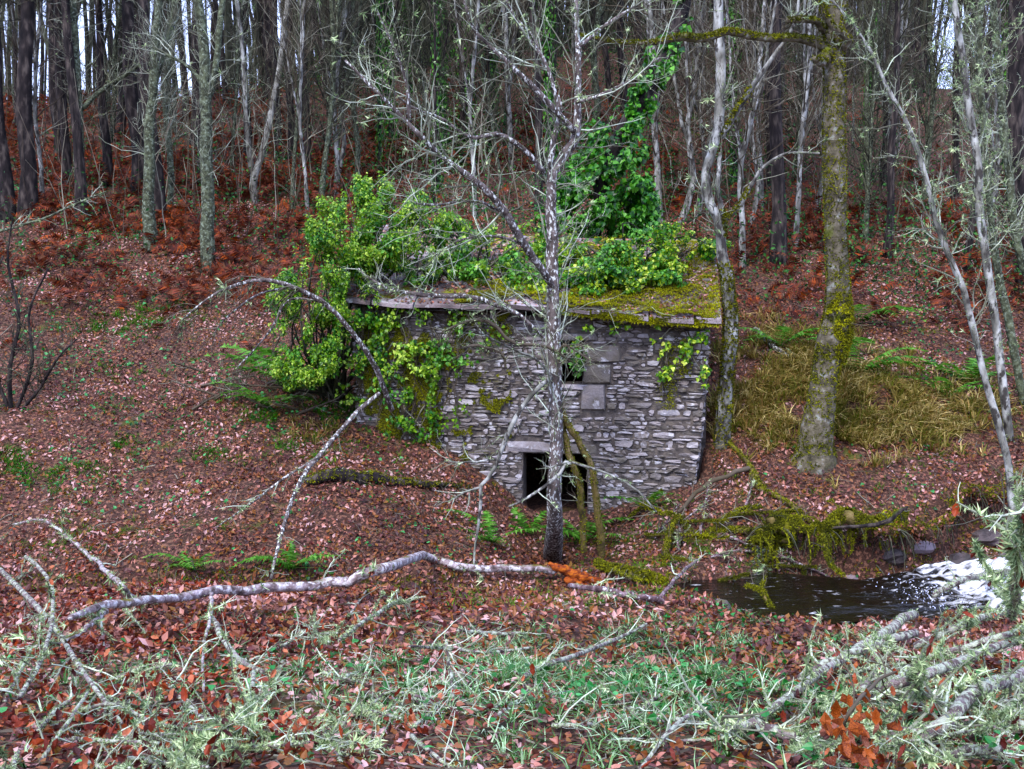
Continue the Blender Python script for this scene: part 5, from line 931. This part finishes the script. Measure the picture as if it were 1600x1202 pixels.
for lb, pp in (('short mossy limb hanging down into the stream below the hollow', [(1285, 835, 16.6, 3.1), (1292, 865, 16.3, 3.1), (1300, 885, 16, 3.1), (1318, 900, 15.7, 1.9)]), ('mossy stub dipping to the water at the edge of the pool', [(1165, 915, 15.6, 2.5), (1190, 925, 15.4, 3.1), (1203, 945, 15.1, 3.1), (1215, 965, 14.9, 2.5), (1225, 985, 14.7, 1.2)]), ('dark crooked limb lying along the top of the hollow', [(1300, 825, 17.2, 1.9), (1345, 822, 17, 3.1), (1385, 815, 16.9, 3.7), (1405, 800, 16.9, 3.7), (1418, 792, 16.9, 1.9)])):
    wood('mossy_branch' if 'dark' not in lb else 'dead_branch', lb, [air(pp)], M['bark_mossy' if 'dark' not in lb else 'bark_dark'], lv1=(4, (.2, .5)), lv2=(0, (0, 0)), lichen=0, moss=500 if 'dark' not in lb else 0, tm=M['twig'])
# rocks at the stream
def rock(px, py, s, label, dz=0):
    g = G(px, py); r = np.random.default_rng(int(px)); K = 7; V = []
    ph = np.linspace(-1.2, 1.5, 6); 
    for a in ph:
        for b in np.arange(8) / 8 * 6.28: V.append(A(math.cos(a) * math.cos(b), math.cos(a) * math.sin(b) * .7, math.sin(a) * .55) * s * (1 + r.uniform(-.2, .2)))
    ii = np.arange(48).reshape(6, 8); F = np.stack([ii[:-1], np.roll(ii[:-1], -1, 1), np.roll(ii[1:], -1, 1), ii[1:]], -1).reshape(-1, 4)
    o = link('rock', mesh('rock', [(np.array(V), F), (np.array(V), np.array([list(ii[5]), list(ii[0])[::-1]]))], M['rock']), None, tuple(g + A(0, 0, dz))); tag(o, label, 'rock')
for px, py, s, lb in ((1330, 905, .13, 'small stone at the foot of the undercut bank'), (1540, 840, .28, 'mossy stone on the bank over the cascade'), (1500, 880, .35, 'dark wet rock beside the top of the white cascade'), (1480, 915, .16, 'small wet rock left of the cascade'), (1395, 870, .25, 'grey rock on the far bank above the pool'), (1440, 855, .22, 'leaf strewn rock above the cascade'), (1585, 870, .3, 'rock at the right border where the water spills over'), (1120, 950, .2, 'small dark rock at the left end of the pool'), (790, 735, .18, 'stone block tumbled by the wall')): rock(px, py, s, lb)

# foreground brushwood
FGL = [([(0, 890, 5, .3), (60, 950, 6, .3), (110, 1020, 6, .25), (150, 1080, 5, .2), (190, 1130, 4, .1)], 'lichen shaggy branch slanting down from the left border'), ([(40, 870, 4, .5), (75, 905, 4, .5), (85, 960, 4, .4), (60, 1040, 5, .3), (30, 1090, 5, .2)], 'crusty lichen branch standing up near the left border'),
 ([(60, 1140, 5, .1), (100, 1100, 5, .15), (150, 1085, 5, .2), (205, 1110, 4, .1)], 'grey knotted branch low at the left'), ([(120, 1110, 4, .1), (180, 1100, 4, .2), (240, 1130, 4, .2), (330, 1145, 3, .1)], None), ([(330, 965, 6, .15), (370, 1025, 6, .15), (410, 1050, 5, .1)], None),
 ([(395, 1150, 6, .05), (390, 1100, 6, .15), (396, 1050, 5, .2)], 'upright white flecked stick in the left foreground'), ([(240, 1055, 5, .1), (290, 1100, 5, .1), (340, 1140, 4, .1)], None), ([(380, 1115, 5, .05), (460, 1120, 4, .05), (540, 1130, 4, .1)], None), ([(270, 1160, 4, .05), (400, 1150, 4, .05), (520, 1165, 4, .05)], None), ([(640, 1010, 3, .15), (700, 1015, 4, .12), (760, 1020, 4, .1), (830, 1012, 3, .1)], 'pale thin branch lying level in the middle foreground'),
 ([(697, 1000, 3, .3), (702, 1040, 4, .2), (708, 1090, 4, .05)], 'white stick poking upright in the middle foreground'), ([(715, 985, 4, .1), (760, 990, 5, .1), (820, 990, 3, .1)], None), ([(815, 1060, 6, .05), (850, 1040, 7, .1), (900, 1022, 5, .1), (960, 1000, 4, .15), (1010, 975, 3, .15)], 'brown branch rising to the right in the middle foreground'), ([(640, 1090, 4, .05), (720, 1108, 4, .05), (800, 1100, 3, .05), (890, 1080, 3, .05)], None),
 ([(570, 1110, 3, .1), (610, 1080, 3, .1), (680, 1100, 4, .1), (640, 1140, 4, .05)], None), ([(530, 1000, 4, .1), (610, 945, 4, .2), (640, 940, 3, .2)], None)]
FGR = [([(1000, 1202, 3, .05), (1060, 1130, 4, .1), (1110, 1105, 4, .1)], 'curved bare twig reaching up from the bottom edge'), ([(1105, 1140, 5, .05), (1160, 1135, 7, .08), (1240, 1150, 7, .08)], 'thick knobbly lichen branch lying level at the bottom right'), ([(1180, 1125, 4, .1), (1240, 1085, 5, .12), (1300, 1040, 5, .2), (1380, 990, 6, .3), (1430, 960, 5, .35)], 'long lichen shaggy branch rising toward the cascade'),
 ([(1250, 1060, 4, .1), (1330, 1020, 5, .2), (1430, 990, 5, .3)], None), ([(1300, 1130, 5, .1), (1370, 1080, 6, .2), (1450, 1055, 6, .3), (1560, 1010, 5, .4), (1640, 990, 5, .4)], 'stout lichen branch running to the right border'), ([(1390, 1070, 4, .2), (1440, 1030, 4, .35), (1520, 1010, 4, .4), (1620, 980, 4, .5)], None),
 ([(1240, 1160, 4, .05), (1320, 1100, 5, .1), (1380, 1045, 4, .3)], None), ([(1380, 1160, 8, .1), (1460, 1140, 9, .15), (1520, 1090, 9, .25), (1600, 1050, 8, .3), (1660, 1030, 8, .3)], 'heavy mossy lichen bough at the right border'), ([(1460, 1065, 4, .3), (1500, 1080, 5, .25), (1540, 1110, 6, .15), (1600, 1135, 6, .1)], None),
 ([(1350, 1165, 5, .05), (1450, 1180, 6, .05), (1560, 1170, 6, .1)], None), ([(1560, 1110, 10, .15), (1620, 1090, 10, .2)], None), ([(1460, 930, 3, .4), (1510, 905, 4, .5), (1560, 895, 4, .5), (1640, 905, 3, .5)], 'dark branch arching across the white cascade'), ([(1580, 960, 6, .6), (1590, 900, 6, .9), (1596, 840, 6, 1.1), (1604, 790, 5, 1.2)], 'upright lichen covered branch at the right border beside the cascade'),
 ([(1430, 1010, 4, .3), (1510, 975, 4, .4), (1600, 945, 4, .5)], None), ([(1420, 1060, 4, .3), (1440, 1035, 4, .45), (1435, 1080, 4, .3), (1470, 1092, 4, .2)], 'small hooked dark twig in the right foreground')]
gm = 'bare sticks littering the middle foreground'
gl, gr = 'lichen branches littering the left foreground', 'lichen branches heaped in the right foreground'
for sp, lb in FGL:
    sp = [(a, b, c * .72, d) for a, b, c, d in sp]
    wood('fallen_branch', lb or ('lichen flecked fallen stick among rusty leaves below the long fallen stem' if sp[0][0] < 560 else 'bare fallen stick lying by the green grass in the middle foreground'), [sp], M['bark_crust'], lv1=(12, (.12, .55)), lv2=(26, (.08, .25)), lichen=1100 if sp[0][0] < 550 else 350, leaves=22 if sp[0][0] < 520 else 4, group=None if lb else (gl if sp[0][0] < 560 else gm), lsize=(.010, .030), minr=.0025, K=10)
for sp, lb in FGR: wood('fallen_branch', lb or 'lichen shaggy bough tangled in the right foreground heap', [[(a, b, c * (1.35 if a > 1150 else 1), d) for a, b, c, d in sp]], M['bark_crust'], lv1=(14, (.12, .6)), lv2=(26, (.08, .25)), lichen=1900 if sp[0][0] > 1150 else 100, leaves=14 if sp[0][0] > 1200 else 0, group=None if lb else gr, lsize=(.011, .034), minr=.0025, K=12)
for i in range(60):
    zone = i % 3; px = R_.uniform(*((-20, 560), (420, 1050), (1180, 1620))[zone]); py = R_.uniform(*((900, 1195), (960, 1195), (1000, 1195))[zone]); L_ = R_.uniform(60, 170) * (py - 700) / 400; a = R_.gauss(*((.25, .7), (.1, .6), (-.55, .3))[zone])
    sp = [(px + L_ * t * math.cos(a), min(1200, py + L_ * t * math.sin(a) * .6), 3.2 * (1 - .4 * t) * (py - 600) / 450, (.04 + .18 * t if zone != 1 else .05)) for t in (0, .35, .7, 1)]
    wood('fallen_branch', 'lichen shaggy bough tangled in the right foreground heap' if zone == 2 else ('lichen flecked fallen stick among rusty leaves below the long fallen stem' if zone == 0 else 'bare fallen stick lying by the green grass in the middle foreground'), [sp], M['bark_crust'], lv1=(9, (.1, .5)), lv2=(16, (.06, .2)), lichen=(750, 160, 950)[zone], leaves=(16, 3, 5)[zone], group=(gl, gm, gr)[zone], lsize=(.010, .030), minr=.002, K=8, sides=6)
# spray of big withered leaves
g = G(1335, 1150, .25); t = wood('withered_spray', 'drooping spray of large curled orange brown leaves in the right foreground', [[(1300, 1180, 3, .1), (1330, 1110, 3, .3), (1370, 1065, 3, .38), (1400, 1050, 2, .4)]], M['twig'], lv1=(10, (.1, .3)), lv2=(0, (0, 0)), lichen=0, tm=M['twig'])
M['spray'] = mat('spray_leaf', [(.10, .03, .018), (.22, .07, .035), (.34, .13, .07), (.15, .045, .03), (.28, .14, .11)], 'object', 20, .5, .5, trans=.3)
OM = [mesh('leaf', [(OAK[0] * A(1, 1, k) + np.stack([0 * OAK[0][:, 0], 0 * OAK[0][:, 0], .25 * OAK[0][:, 0] ** 2], 1), OAK[1])], M['spray']) for k in (1, 2.2, -1.5, 3)]; b0_ = np.array(t.location)
for i in range(85):
    px, py = R_.gauss(1335, 26), R_.gauss(1120, 34); lf = R_.uniform(.08, .42); q = G(px, min(py, 1198), lf) - b0_
    o = link('leaf', OM[R_.randrange(4)], t, tuple(q)); o.rotation_euler = (R_.uniform(-.8, .8), R_.uniform(.5, 1.7), R_.uniform(0, 6.28)); s = R_.uniform(.045, .085); o.scale = (s, s, s)
